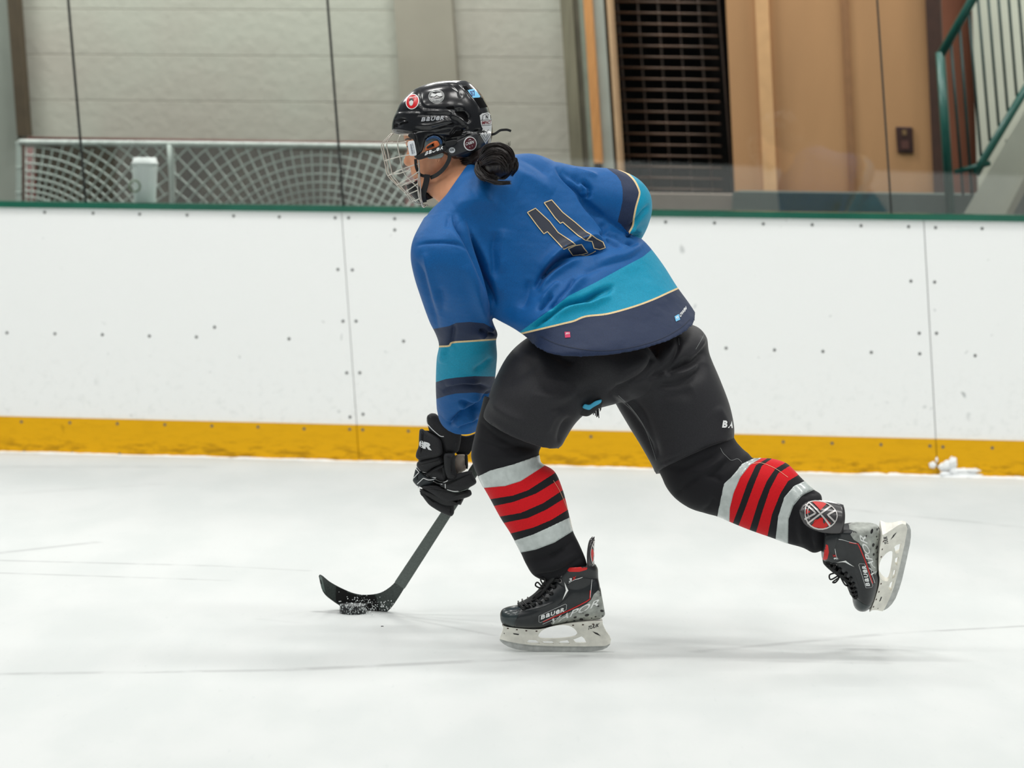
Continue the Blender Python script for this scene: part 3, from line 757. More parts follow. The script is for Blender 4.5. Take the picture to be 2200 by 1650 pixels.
m_skin = mat('skin', (222, 160, 124), rough=.5, var=.05, vscale=60, sss=.12, spec=.35)
m_blackg = mat('helmet_gloss', (15, 16, 20), rough=.24, coat=.25, spec=.5, var=.1, vscale=30)
m_blackm = mat('matt_black', (16, 17, 19), rough=.6)
m_glovem = mat('glove_nylon', (27, 28, 31), rough=.7, sheen=.05, var=.3, vscale=350, bump=.2, bscale=500)
m_white = mat('white_print', (236, 238, 238), rough=.5)
m_wsk = mat('holder_white', (232, 230, 220), rough=.42, var=.12, vscale=40)
m_steel = mat('runner_steel', (184, 186, 184), rough=.35, metal=.25, var=.15, vscale=60)
m_redp = mat('red_print', (206, 24, 22), rough=.4)
m_wire_s = mat('cage_wire', (206, 202, 192), rough=.35, metal=.35)
m_hair = mat('hair_black', (27, 19, 17), rough=.38, var=.4, vscale=90, stretch=(1, 1, .3), spec=.4)
# ================================================================== THE SKATER: body and clothes
foot0 = ice(1190, 1400)
PER = empty('person', (foot0[0]+.15, foot0[1]+.1, 0))
tag(PER, 'ice hockey skater in a blue and teal jersey numbered 11, crouched and striding left', 'person')
# rings: lower/left silhouette point, upper/right silhouette point, their depths, half thickness, bulge of the near side
torso = [(952, 428, 1004, 354, .06, .12, .06), (918, 462, 1078, 337, .0, .16, .10), (905, 520, 1150, 331, -.06, .22, .13),
         (948, 600, 1222, 366, .0, .26, .14), (1008, 650, 1282, 425, .04, .28, .15), (1060, 682, 1338, 482, .04, .3, .155),
         (1104, 706, 1386, 520, -.02, .3, .16), (1133, 726, 1424, 568, -.03, .3, .18, 4, 16), (1142, 735, 1455, 618, -.04, .26, .2, 2, 34), (1146, 736, 1480, 655, -.05, .22, .205, -2, 46), (1144, 728, 1499, 686, -.05, .17, .193, -6, 58)]
arm = [(912, 466, 1000, 445, -.02, -.02, .07), (888, 512, 1008, 498, -.08, -.08, .09), (882, 550, 1020, 542, -.1, -.1, .1),
       (889, 592, 1036, 590, -.09, -.09, .098), (904, 640, 1049, 640, -.04, -.04, .09), (922, 690, 1058, 688, .05, .05, .088),
       (936, 718, 1069, 717, .09, .09, .088), (943, 742, 1066, 732, .12, .12, .086), (938, 772, 1068, 766, .16, .16, .086),
       (936, 820, 1064, 812, .23, .23, .084), (937, 858, 1060, 850, .3, .3, .08, 0, 8), (939, 885, 1052, 885, .36, .36, .074, 0, 20), (943, 900, 1040, 905, .4, .4, .066, 0, 34)]
farm = [(1148, 440, 1130, 345, .22, .22, .10), (1188, 455, 1190, 347, .25, .25, .105), (1230, 485, 1240, 357, .28, .28, .105), (1285, 505, 1290, 360, .3, .3, .105),
        (1330, 525, 1330, 365, .31, .31, .105), (1352, 530, 1371, 384, .31, .31, .1), (1348, 528, 1396, 414, .32, .32, .095), (1335, 525, 1401, 450, .33, .33, .09),
        (1315, 520, 1394, 480, .35, .35, .08), (1292, 530, 1383, 505, .36, .36, .072), (1278, 545, 1362, 540, .37, .37, .066), (1262, 590, 1340, 600, .385, .385, .055), (1230, 640, 1296, 665, .39, .39, .05)]
pn = [(1340, 690, 1440, 800, .16, .16, .12), (1240, 700, 1402, 846, .1, .1, .14), (1156, 714, 1330, 866, .08, .08, .14), (1098, 755, 1268, 884, .035, .035, .135),
      (1063, 815, 1238, 908, .0, .0, .13), (1046, 862, 1217, 940, -.01, -.01, .125), (1039, 880, 1209, 955, -.01, -.01, .122, -2, 8), (1036, 893, 1203, 962, -.01, -.01, .12, -6, 18)]
pf = [(1300, 720, 1430, 700, .28, .28, .09), (1294, 770, 1488, 698, .24, .26, .12), (1303, 810, 1517, 722, .2, .22, .145), (1315, 852, 1525, 762, .18, .21, .15), (1345, 906, 1547, 815, .19, .19, .14),
      (1378, 960, 1567, 868, .18, .18, .13), (1402, 1003, 1577, 915, .17, .17, .125), (1407, 1018, 1577, 948, .165, .165, .12, 4, -12)]
kn = [(1040, 850, 1200, 905, 0, 0, .085), (1022, 925, 1172, 945, 0, 0, .082), (1012, 975, 1160, 966, 0, 0, .08), (1018, 1003, 1158, 974, 0, 0, .078), (1027, 1024, 1159, 981, 0, 0, .076, 0, 4),
      (1039, 1047, 1164, 997, 0, 0, .075, 0, 12), (1054, 1073, 1192, 1014, 0, 0, .077, 0, 13), (1074, 1110, 1209, 1052, 0, 0, .076, 0, 12), (1097, 1146, 1220, 1094, 0, 0, .07, 0, 12),
      (1118, 1186, 1230, 1138, 0, 0, .062, 0, 9), (1130, 1212, 1244, 1168, 0, 0, .054, 0, 5), (1147, 1237, 1257, 1198, 0, 0, .048, 0, 0), (1178, 1252, 1262, 1218, 0, 0, .030), (1188, 1262, 1262, 1232, 0, 0, .022)]
kf = [(1400, 985, 1545, 870, .17, .17, .1), (1420, 1022, 1577, 940, .16, .16, .1), (1432, 1048, 1590, 958, .15, .15, .098), (1452, 1072, 1600, 968, .14, .14, .095), (1482, 1092, 1608, 974, .13, .13, .092),
      (1515, 1103, 1613, 980, .125, .125, .088), (1545, 1111, 1620, 985, .12, .12, .084), (1574, 1124, 1642, 984, .11, .11, .08), (1611, 1139, 1668, 987, .1, .1, .078), (1645, 1151, 1694, 998, .09, .09, .075),
      (1668, 1159, 1722, 1027, .08, .08, .07), (1693, 1168, 1746, 1050, .07, .07, .066), (1725, 1177, 1764, 1063, .06, .06, .058), (1748, 1188, 1768, 1088, .05, .05, .05), (1768, 1182, 1782, 1116, .05, .05, .04)]
head = [(905, 205, 1010, 200, .2, .2, .05), (872, 235, 1035, 230, .2, .2, .075), (866, 265, 1040, 262, .2, .2, .084), (867, 292, 1038, 290, .2, .2, .085), (872, 310, 1032, 306, .2, .2, .083), (876, 325, 1024, 320, .2, .2, .08),
        (879, 342, 1012, 332, .2, .2, .076), (881, 358, 1000, 345, .2, .2, .072), (884, 374, 990, 358, .2, .2, .066), (890, 388, 978, 375, .2, .2, .058), (891, 402, 966, 392, .19, .19, .05), (897, 415, 950, 410, .19, .19, .036)]
nose = [(878, 318, 900, 318, .2, .2, .012), (873, 330, 900, 332, .2, .2, .013), (868, 342, 900, 344, .2, .2, .016), (867, 349, 900, 352, .2, .2, .019), (873, 357, 905, 358, .2, .2, .014)]
lips = [(888, 381, 910, 378, .2, .2, .012), (889, 386, 912, 386, .2, .2, .022), (892, 389, 915, 389, .2, .2, .02), (890, 394, 915, 394, .2, .2, .022), (896, 400, 915, 400, .2, .2, .014)]
neck = [(905, 405, 1005, 300, .2, .2, .06), (918, 416, 1015, 330, .18, .18, .058), (935, 428, 1025, 345, .16, .16, .062), (965, 455, 1060, 365, .12, .12, .08)]
def P3(rings, **k):
    V, Fc = loft(rings, **k); return Wn(V), Fc
# --- body: one continuous skin, seen at the face, jaw and neck
footn = [(1196, 1236, 1260, 1226, 0, 0, .022), (1188, 1270, 1275, 1262, 0, 0, .028), (1160, 1300, 1285, 1300, 0, 0, .028), (1110, 1325, 1280, 1328, 0, 0, .018)]
body, bf, be = remesh(*merge([P3(head), P3(nose, n=20), P3(lips, n=20), P3(neck), P3(shrink(torso, .62)), P3(shrink(arm, .46)), P3(shrink(farm, .5)), P3(shrink(pn, .74)), P3(shrink(pf, .74)), P3(shrink(kn, .6)), P3(shrink(kf, .6)), P3(footn)]), .0042, 5)
Pb = PX(body)
body = crease(body, bf, [([(872, 318), (882, 322), (888, 321)], 4, -4), ([(874, 357), (882, 358)], 3, -2.5), ([(889, 390), (897, 390)], 2, -3), ([(884, 345), (886, 368)], 5, -1.5), ([(935, 375), (965, 350)], 12, -2.5)], True)
bo = link('body', body, bf, m_skin, PER)
tr_body = bvh(body, bf)
dc = Decals(tr_body, cam_cast, PER, .0008)
dc.poly('lips', mat('lip_red', (196, 84, 84), rough=.4), [[(888, 384), (894, 382), (898, 386), (898, 393), (893, 396), (889, 393)]], label='pink lips')
dc.strokes('eyebrow', m_hair, [[(868, 304), (874, 299), (884, 299)]], 3, smooth=True)
dc.poly('eye', m_blackm, [[(871, 316), (877, 312), (884, 315), (883, 319), (876, 320)]])
# ear lobe
V, Fc = blob(W(941, 339, .122), (.008, .006, .010), 3, 10); link('ear', V, Fc, m_skin, PER)
# --- jersey
jt = [P3(torso, n=96), P3(arm, n=64), P3(farm, n=64)]
jv, jf, je = remesh(*merge(jt), .0036, 3)
kd = KDTree(sum(len(a[0]) for a in jt)); i0 = 0; lab = []
for li, (v, f) in enumerate(jt):
    for p in v: kd.insert(Vector(p), len(lab)); lab.append(li)
kd.balance(); lab = np.array(lab); vl = lab[[kd.find(Vector(p))[1] for p in jv]]
A_ = lambda pts: zz(860, 320, 3.5875, pts)
B_ = lambda pts: zz(860, 680, 3.75, pts)
C_ = lambda pts: zz(1190, 320, 6.875, pts)
jv = crease(jv, jf, [
    (A_([(405, 500), (440, 590), (500, 690), (560, 800), (610, 910), (670, 1060), (730, 1200)]), 5, -11), (A_([(440, 560), (500, 660), (560, 780), (610, 890), (670, 1040), (730, 1180)]), 11, -7),
    (A_([(470, 560), (560, 680), (640, 820), (710, 980), (770, 1120)]), 10, 5), (A_([(350, 600), (430, 700), (500, 830), (560, 980), (620, 1130)]), 12, 3.5),
    (A_([(372, 500), (368, 560), (358, 620)]), 6, -3),
    (A_([(420, 450), (500, 415), (620, 400), (740, 440)]), 16, 5),
    (A_([(740, 640), (722, 760), (724, 880), (705, 1010)]), 12, -5), (A_([(800, 620), (770, 800), (775, 960)]), 14, 3.5),
    # waist roll under the number
    (A_([(1080, 930), (1150, 850), (1240, 775), (1330, 735), (1420, 700), (1500, 690), (1560, 720)]), 8, 10),
    (A_([(1100, 985), (1180, 890), (1260, 830), (1340, 800), (1440, 790), (1540, 775), (1600, 760)]), 6, -13),
    (A_([(1040, 1080), (1100, 980), (1200, 900), (1290, 850)]), 7, -8), (A_([(1080, 1110), (1170, 980), (1290, 900), (1400, 860)]), 9, 6),
    (A_([(1060, 1240), (1110, 1190), (1170, 1120)]), 5, -8), (A_([(1085, 1190), (1150, 1110), (1230, 1030)]), 6, 5), (A_([(1140, 1260), (1210, 1170), (1290, 1080), (1340, 1000)]), 6, -8), (A_([(1190, 1220), (1260, 1140), (1340, 1060), (1450, 960)]), 8, 6),
    (A_([(990, 1400), (1080, 1330), (1180, 1260), (1290, 1195), (1420, 1160), (1540, 1100), (1640, 1060)]), 6, -12),
    (A_([(1000, 1370), (1120, 1280), (1240, 1210), (1350, 1160)]), 6, 6), (A_([(1180, 1290), (1320, 1220), (1480, 1190), (1620, 1120)]), 8, 5),
    (A_([(1420, 1190), (1500, 1150), (1590, 1115), (1640, 1070)]), 5, -5), (A_([(1000, 1010), (980, 1120), (930, 1230)]), 12, -4),
    (A_([(1500, 880), (1640, 840), (1780, 800), (1900, 700)]), 14, 4), (A_([(1340, 1030), (1480, 930), (1640, 880), (1780, 840), (1880, 760)]), 10, -3.5),
    (A_([(1590, 645), (1680, 690), (1740, 730), (1830, 730)]), 6, -8), (A_([(1590, 690), (1650, 740), (1700, 760)]), 6, -5), (A_([(1560, 560), (1590, 600), (1570, 660), (1540, 640)]), 6, -5), (A_([(1620, 650), (1700, 700), (1760, 760)]), 8, 5),
    (A_([(900, 60), (1040, 120), (1160, 200)]), 14, -3), (A_([(560, 300), (760, 290), (900, 340)]), 26, 4), (A_([(760, 100), (880, 180), (1000, 230), (1180, 340)]), 16, 4),
    # far sleeve
    (A_([(1200, 130), (1280, 220), (1370, 320), (1450, 440), (1530, 530), (1590, 640)]), 8, -9),
    (A_([(1250, 150), (1350, 215), (1410, 290), (1420, 380)]), 8, -6), (C_([(420, 450), (520, 560), (530, 660), (500, 740)]), 5, -8), (C_([(400, 470), (470, 600), (450, 700)]), 5, 4),
    (C_([(250, 280), (400, 330), (560, 380), (640, 390)]), 6, 4), (C_([(1420, 820), (1300, 980), (1180, 1110), (1080, 1190)]), 5, -7), (C_([(1060, 1250), (1150, 1190), (1240, 1180), (1300, 1260)]), 5, 5), (C_([(1050, 1290), (1180, 1270), (1290, 1285)]), 4, -5),
    # near sleeve
    (A_([(130, 745), (200, 722), (320, 718), (420, 735), (500, 780)]), 3, -3.5), (A_([(130, 870), (180, 1050), (240, 1240), (290, 1400)]), 9, -6), (A_([(185, 800), (225, 950), (270, 1150), (290, 1250)]), 7, 4),
    (A_([(480, 900), (560, 1060), (640, 1260), (690, 1370)]), 10, 5), (A_([(300, 1060), (330, 1180), (310, 1290)]), 10, -3),
    (B_([(430, 60), (420, 140), (400, 230), (360, 300)]), 7, -5), (B_([(640, 110), (690, 130), (780, 150)]), 5, -8), (B_([(640, 170), (700, 140), (760, 100)]), 5, 5), (B_([(330, 380), (350, 280), (440, 230)]), 8, 4),
    (B_([(590, 440), (660, 400), (740, 330)]), 7, -3), (B_([(340, 610), (450, 560), (560, 560), (730, 580)]), 6, -5), (B_([(470, 690), (600, 700), (680, 660), (740, 590)]), 6, -8), (B_([(370, 560), (500, 520), (650, 530)]), 7, 4),
    (B_([(380, 885), (440, 830), (520, 770), (620, 740), (680, 680)]), 6, -9), (B_([(300, 790), (340, 850), (400, 885)]), 6, -6), (B_([(480, 740), (560, 690), (660, 640)]), 7, 5), (B_([(420, 880), (520, 830), (620, 800)]), 7, 6), (B_([(470, 900), (560, 860), (640, 840)]), 5, -5),
], True, 2.6, .78)
jv = soften(jv, je, 1)
hemc = [(1142, 712), (1175, 737), (1221, 754), (1262, 762), (1305, 764), (1364, 757), (1413, 743), (1465, 719), (1494, 691), (1499, 684)]
jv = calm(jv, je, [hemc, [(940, 893), (953, 915), (993, 938), (1020, 931), (1042, 900)]], 9, 20)
jo = link('jersey', jv, jf, m_jersey, PER)
Pj = PX(jv)[:, :2]
gold = A_([(1030, 1400), (1260, 1345), (1340, 1325), (1430, 1290), (1600, 1270), (1800, 1215), (1950, 1160), (2060, 1110)])
up = lambda c, dx, dy: [(x+dx, y+dy) for x, y in c]
teal_t = [(1120, 712), (1158, 683), (1194, 657), (1222, 635), (1278, 607), (1334, 576), (1381, 551), (1405, 531)]
T_c = [teal_t, gold]
def gdist(P, c):
    c = np.asarray(c, float); a = c[0]-(c[1]-c[0])/np.linalg.norm(c[1]-c[0])*200; b = c[-1]+(c[-1]-c[-2])/np.linalg.norm(c[-1]-c[-2])*200
    d, f, sd = segdist(P, np.vstack([a, spline(c, 4), b])); return np.clip(d*sd, -50, 50)
gl_ = np.full(len(jv), -50.0)
sdv = segdist(Pj, [(1100, 250), (1190, 347), (1260, 420), (1330, 480), (1352, 503), (1376, 512), (1500, 500)]); isfar = ((sdv[2] < 0) & (Pj[:, 0] > 1230)) | (vl == 2); isfar &= ~((sdv[2] > 0) & (Pj[:, 0] > 1300) & (jv[:, 1]-YS < .25))
val = iso(Pj, T_c); m_ = (vl == 1) | isfar; val[m_] = 0; setattr_f(jo, 'torso', val); gl_[~m_] = gdist(Pj, gold)[~m_]
g1 = [(925, 746), (944, 744.5), (965, 743), (972, 736), (1010, 733), (1068, 729)]
A_c = [[(925, 707), (937, 705), (965, 700), (980, 693), (1009, 691), (1040, 694), (1060, 706)], g1,
       [(925, 824), (936, 821), (958, 814), (980, 811), (1020, 808), (1062, 809)], [(925, 862), (937, 857), (958, 850), (980, 845), (1020, 843), (1047, 846), (1062, 838)]]
val = iso(Pj, A_c); val[vl != 1] = 0; setattr_f(jo, 'arm', val); gl_[vl == 1] = gdist(Pj, g1)[vl == 1]
g2 = C_([(960, 300), (1070, 350), (1150, 420), (1210, 500), (1262, 620), (1258, 700), (1215, 850), (1185, 1000), (1165, 1130), (1120, 1220)])[::-1]
F_c = [C_([(780, 280), (850, 330), (930, 390), (990, 480), (1015, 600), (1015, 760), (985, 900), (960, 1000), (930, 1130), (890, 1250)])[::-1], g2]
val = iso(Pj, F_c); val[(~isfar) | (Pj[:, 0] < 1290)] = 0; setattr_f(jo, 'far_arm', val); m_ = isfar & (Pj[:, 0] >= 1290); gl_[m_] = gdist(Pj, g2)[m_]; gl_[isfar & ~m_] = -50; setattr_f(jo, 'gold_line', gl_)
tr_j = bvh(jv, jf)
dj = Decals(tr_j, cam_cast, jo, .0012)
m_gold = mat('gold_trim', GOLD, rough=.6); m_navyp = mat('navy_print', (36, 42, 58), rough=.6, var=.08, vscale=300)
D1 = [A_([(978, 490), (1040, 458), (1150, 560), (1215, 645), (1290, 695), (1350, 735), (1300, 752), (1258, 772), (1200, 710), (1132, 638), (1105, 655), (1060, 600)]), A_([(1292, 768), (1350, 742), (1395, 735), (1415, 765), (1445, 800), (1400, 812), (1330, 820)])]
D2 = [A_([(1107, 415), (1165, 394), (1250, 490), (1350, 570), (1430, 640), (1470, 662), (1430, 705), (1370, 670), (1250, 565), (1232, 575), (1190, 530)]), A_([(1476, 664), (1510, 690), (1560, 718), (1579, 762), (1535, 775), (1492, 765), (1476, 712), (1434, 704)])]
for D in (D1, D2):
    dj.poly('number_one', m_navyp, D, maxe=5, label='navy digit 1 on the back')
    dj.strokes('number_outline', m_gold, D, 1.9, lift=.0008, closed=True, label='gold outline of a digit')
dj.strokes('number_outline', m_gold, [A_([(1378, 812), (1430, 822), (1480, 800), (1505, 785)])], 1.9, lift=.0008)
m_redl = mat('red_label', (196, 20, 84), rough=.5); m_lbl = mat('blue_label', (112, 190, 232), rough=.5)
dj.poly('hem_label', m_redl, [[(1213, 713), (1224.5, 713), (1225.5, 725), (1214, 726)]], label='small magenta label')
dj.text('hem_lettering', m_white, 'JD', (1215, 719), (8.5, 0), (0, -4), bold=2, lift=.0006)
dj.poly('hem_emblem', m_lbl, [[(1449, 680), (1458, 675), (1461, 687), (1452, 691)]], label='light blue square emblem')
dj.text('hem_emblem_mark', m_white, 'e', (1453, 686), (5, -2.5), (-1.5, -5), bold=1, lift=.0005)
dj.text('hem_lettering', m_white, 'OW84', (1461, 683), (14, -18), (-1.6, -8), bold=2.5, lift=.0005)
dj.strokes('hem_seam', mat('seam_navy', (24, 34, 56), rough=.7), [[(1160, 722), (1200, 740), (1262, 752), (1310, 753), (1364, 745), (1420, 728), (1460, 706), (1482, 686)]], 1.1, smooth=True)
# --- pants
pv, pf_, pe = remesh(*merge([P3(pn, n=72), P3(pf, n=72)]), .0048, 7)
E_ = lambda pts: zz(1000, 640, 3.4375, pts)
pv = crease(pv, pf_, [
    (E_([(1060, 720), (1180, 640), (1310, 560), (1390, 450), (1410, 350)]), 7, -8), (E_([(1100, 620), (1260, 520), (1350, 420)]), 20, 6), (E_([(1570, 290), (1560, 400), (1480, 520), (1340, 600)]), 5, -6),
    (E_([(1480, 560), (1620, 500), (1740, 420), (1790, 330)]), 10, -12), (E_([(1400, 650), (1560, 640), (1700, 560), (1760, 470)]), 12, -9), (E_([(1520, 560), (1640, 540), (1740, 480)]), 7, 7), (E_([(1640, 470), (1720, 400), (1770, 290)]), 7, 7),
    (E_([(1120, 710), (1250, 820), (1340, 960), (1400, 1120)]), 7, 6), (E_([(1090, 730), (1210, 860), (1310, 1010), (1390, 1180)]), 6, -7), (E_([(1200, 740), (1300, 860), (1370, 1020), (1420, 1180)]), 9, -7), (E_([(1400, 740), (1560, 720), (1680, 680)]), 14, -5),
    (E_([(480, 700), (600, 740), (720, 740), (840, 690)]), 16, 5), (E_([(260, 620), (400, 560), (560, 440)]), 22, -4), (E_([(180, 760), (280, 850), (460, 940)]), 14, 4), (E_([(620, 830), (720, 800), (860, 700), (1040, 660)]), 14, -4), (E_([(580, 340), (700, 420), (800, 480)]), 12, -5),
    (E_([(690, 1080), (720, 960), (780, 880)]), 7, -5), (E_([(600, 1000), (640, 900), (720, 830)]), 8, 3), (E_([(150, 900), (260, 990), (400, 1060), (540, 1090)]), 3, -3), (E_([(1430, 1225), (1700, 1130), (1960, 1062)]), 2.5, -3), (E_([(1860, 800), (1920, 900), (1960, 1000)]), 12, 3)], True)
pv = soften(pv, pe, 1); pv = calm(pv, pe, [[(1036, 893), (1060, 920), (1100, 946), (1140, 957), (1165, 967), (1203, 962)], [(1405, 1010), (1412, 1020), (1460, 990), (1510, 970), (1577, 948)]], 8, 4)
po = link('pants', pv, pf_, m_pants, PER); tr_p = bvh(pv, pf_); dp = Decals(tr_p, cam_cast, po, .001)
logo(dp, 'lettering', m_white, E_([(1894, 958)])[0], (23, 1), (2.5, -15.5), 'BA', bold=5, label='white lettering cut off at the edge of the leg')
m_thr = mat('grey_thread', (120, 124, 124), rough=.8)
dp.strokes('seam', m_thr, [E_([(130, 880), (160, 920), (210, 960)]), E_([(1750, 200), (1760, 270), (1700, 380)]), E_([(1130, 720), (1240, 830), (1330, 970), (1410, 1200)]), E_([(1575, 300), (1580, 350)])], .9, smooth=True, label='fine grey stitching')
# torn lining that shows light blue between the legs
V, Fc = Wn(np.array([(x, y, .05+.01*math.sin(i)) for i, (x, y) in enumerate(E_([(860, 800), (880, 780), (910, 790), (960, 750), (1005, 745), (1000, 770), (920, 820), (875, 815)]))])), None
slab(E_([(862, 805), (880, 782), (915, 792), (955, 762), (1008, 748), (1004, 775), (940, 810), (915, 830), (872, 818)]), -.045, .02, .004, mat('torn_blue', (58, 160, 196), rough=.6, var=.15), 'torn_lining', po)['label'] = 'light blue lining at a tear'
mb = MB()
for k in range(16):
    x = 1266+k*1.6; mb_y = 858+((k*37) % 7); wtube(mb, [(x, mb_y, .0), (x-2+k % 4, mb_y+14+(k*13) % 12, .0), (x+(k % 3)-1, mb_y+22+(k*29) % 14, .005)], .0013, 5)
mb.build('torn_threads', m_blackm, po, True)
slab(E_([(820, 790), (880, 770), (1010, 745), (1012, 790), (960, 840), (905, 878), (850, 870), (810, 860)]), .0, .06, .01, m_blackm, 'torn_edge', po)
# --- socks with tape
S_ = lambda pts: zz(1020, 880, 3.0562, pts)
k1, k1f, k1e = remesh(*P3(kn, n=64), .0042, 3)
k1 = crease(k1, k1f, [([(1030, 945), (1080, 962), (1150, 958)], 7, -4), ([(1035, 975), (1100, 985), (1150, 970)], 8, 3), ([(1130, 1205), (1190, 1190), (1235, 1160)], 6, -5), ([(1140, 1225), (1190, 1215), (1240, 1190)], 6, 4), ([(1150, 1236), (1200, 1228), (1250, 1196)], 4, -5), ([(1180, 1200), (1215, 1180)], 5, -5), ([(1085, 1005), (1096, 1036)], 4, -2), ([(1060, 1050), (1110, 1120)], 30, 2), ([(1030, 905), (1060, 935), (1120, 960), (1170, 965)], 6, -6)], True, 1.3)
s1 = link('sock', k1, k1f, m_sock1, PER); s1['label'] = 'red and black striped sock on the front leg, taped with clear tape'
c1 = [S_([(20, 440), (100, 400), (250, 360), (420, 300)]), S_([(55, 512), (200, 500), (300, 468), (455, 368)]), S_([(105, 588), (250, 565), (350, 530), (520, 420)]), S_([(120, 632), (250, 605), (400, 550), (540, 465)]), S_([(165, 703), (300, 680), (450, 615), (570, 535)]),
      S_([(192, 742), (350, 710), (470, 655), (590, 580)]), S_([(235, 812), (380, 775), (500, 725), (605, 660)]), S_([(262, 858), (380, 820), (500, 765), (625, 705)]), S_([(300, 935), (400, 915), (520, 870), (640, 795)])]
setattr_f(s1, 'sock', iso(PX(k1)[:, :2], c1))
G_ = lambda pts: zz(1400, 920, 3.793, pts)
k2, k2f, k2e = remesh(*P3(kf, n=64), .0042, 3)
k2 = crease(k2, k2f, [(G_([(200, 560), (270, 470), (400, 380)]), 7, -5), (G_([(440, 385), (520, 400), (570, 440)]), 5, -5), (G_([(150, 320), (300, 310), (480, 250), (560, 180)]), 8, -6), (G_([(300, 370), (450, 330), (600, 230)]), 9, 5), (G_([(640, 240), (560, 330), (480, 400)]), 7, -6),
    (G_([(1170, 640), (1160, 800), (1180, 940)]), 7, -5), (G_([(1230, 560), (1210, 760), (1240, 960)]), 6, 4), (G_([(1280, 800), (1290, 900), (1320, 1000)]), 6, -5), (G_([(1350, 530), (1300, 520), (1240, 560)]), 5, -5), (G_([(400, 690), (470, 640), (520, 560)]), 7, -4)], True, 1.4)
s2 = link('sock', k2, k2f, m_sock2, PER); s2['label'] = 'red and black striped sock on the raised rear leg, taped with clear tape'
c2 = [G_([(535, 720), (560, 600), (590, 450), (650, 400), (740, 290), (830, 250)]), G_([(635, 770), (636, 650), (665, 530), (720, 400), (800, 300), (870, 258)]), G_([(660, 775), (720, 620), (780, 450), (850, 300), (935, 250)]), G_([(705, 795), (765, 640), (835, 450), (895, 305), (965, 255)]), G_([(800, 825), (870, 600), (940, 430), (1010, 330), (1085, 285)]),
      G_([(850, 845), (900, 680), (960, 500), (1030, 365), (1115, 310)]), G_([(940, 885), (980, 700), (1050, 530), (1110, 430), (1200, 375)]), G_([(1010, 905), (1030, 720), (1080, 560), (1160, 470), (1250, 430)]), G_([(1105, 945), (1110, 740), (1150, 630), (1220, 545), (1310, 500)])]
setattr_f(s2, 'sock', iso(PX(k2)[:, :2], c2))
m_tapep = mat('tape_gloss', (186, 194, 192), rough=.2, coat=.5, var=.12, vscale=50, bump=.8, bscale=45)
# tape bands as raised wraps over the socks
def bandobj(name, V, Fc, ed, val, lo, hi, off, m, par):
    Nn = vnormals(V, Fc); VV = []; FF = []; key = {}
    def vid(p, k):
        if k not in key: key[k] = len(VV); VV.append(p)
        return key[k]
    for f in Fc:
        va = [val[i] for i in f]
        if max(va) < lo or min(va) > hi or max(va)-min(va) > 2.5: continue
        poly = [(V[i]+Nn[i]*off, val[i], ('v', i)) for i in f]
        for thr, sg in ((lo, 1), (hi, -1)):
            out = []
            for a in range(len(poly)):
                p, q_ = poly[a], poly[(a+1) % len(poly)]; ia = (p[1]-thr)*sg >= 0; ib = (q_[1]-thr)*sg >= 0
                if ia: out.append(p)
                if ia != ib:
                    t = (thr-p[1])/(q_[1]-p[1]); k_ = ('e', thr)+tuple(sorted((p[2], q_[2]), key=str)); out.append((p[0]+(q_[0]-p[0])*t, thr, k_))
            poly = out
            if len(poly) < 3: break
        if len(poly) >= 3:
            ids = [vid(p[0], p[2]) for p in poly]
            if len(set(ids)) == len(ids): FF.append(tuple(ids))
    o = link(name, VV, FF, m, par); s = o.modifiers.new('solid', 'SOLIDIFY'); s.thickness = .0008; return o
for V_, F_, e_, c_, o_ in ((k1, k1f, k1e, c1, s1), (k2, k2f, k2e, c2, s2)):
    vv = iso(PX(V_)[:, :2], c_)
    bandobj('tape_band', V_, F_, e_, vv, 1.01, 1.99, .0010, m_tapep, o_); bandobj('tape_band', V_, F_, e_, vv, 8.01, 8.99, .0010, m_tapep, o_)
d1 = Decals(bvh(k1, k1f), cam_cast, s1, .001); m_pale = mat('pale_thread', (226, 170, 140), rough=.7)
d1.strokes('seam', m_pale, [S_([(515, 465), (560, 540), (610, 660)])], .8, smooth=True)
d2 = Decals(bvh(k2, k2f), cam_cast, s2, .001)
d2.strokes('seam', m_pale, [G_([(820, 290), (900, 285), (1010, 330), (1110, 400)])], .8, smooth=True); d2.strokes('loose_thread', m_thr, [G_([(560, 160), (580, 200), (610, 230), (650, 262), (700, 250), (735, 280)])], .9, smooth=True)
# ================================================================== helmet, cage, hair
HD = .2
H_ = lambda pts: zz(780, 130, 5.0, pts)
helm = [(955, 173, 1000, 173, HD, HD, .02), (925, 178, 1012, 180, HD, HD, .05), (893, 190, 1025, 192, HD, HD, .075), (874, 205, 1037, 207, HD, HD, .09), (860, 221, 1045, 222, HD, HD, .1),
        (852, 238, 1052, 240, HD, HD, .106), (845, 254, 1056, 256, HD, HD, .11), (842, 268, 1058, 272, HD, HD, .112), (842, 280, 1059, 286, HD, HD, .112), (846, 287, 1058, 294, HD, HD, .11)]
side = [(893, 285, 1058, 285, HD, HD, .108), (897, 300, 1056, 300, HD, HD, .104), (903, 316, 1052, 312, HD, HD, .1), (935, 328, 1046, 320, HD, HD, .097), (962, 338, 1038, 325, HD, HD, .094), (975, 343, 1020, 335, HD, HD, .09)]
hv, hf, he = remesh(*merge([P3(helm), P3(side, e=.6)]), .0032, 6)
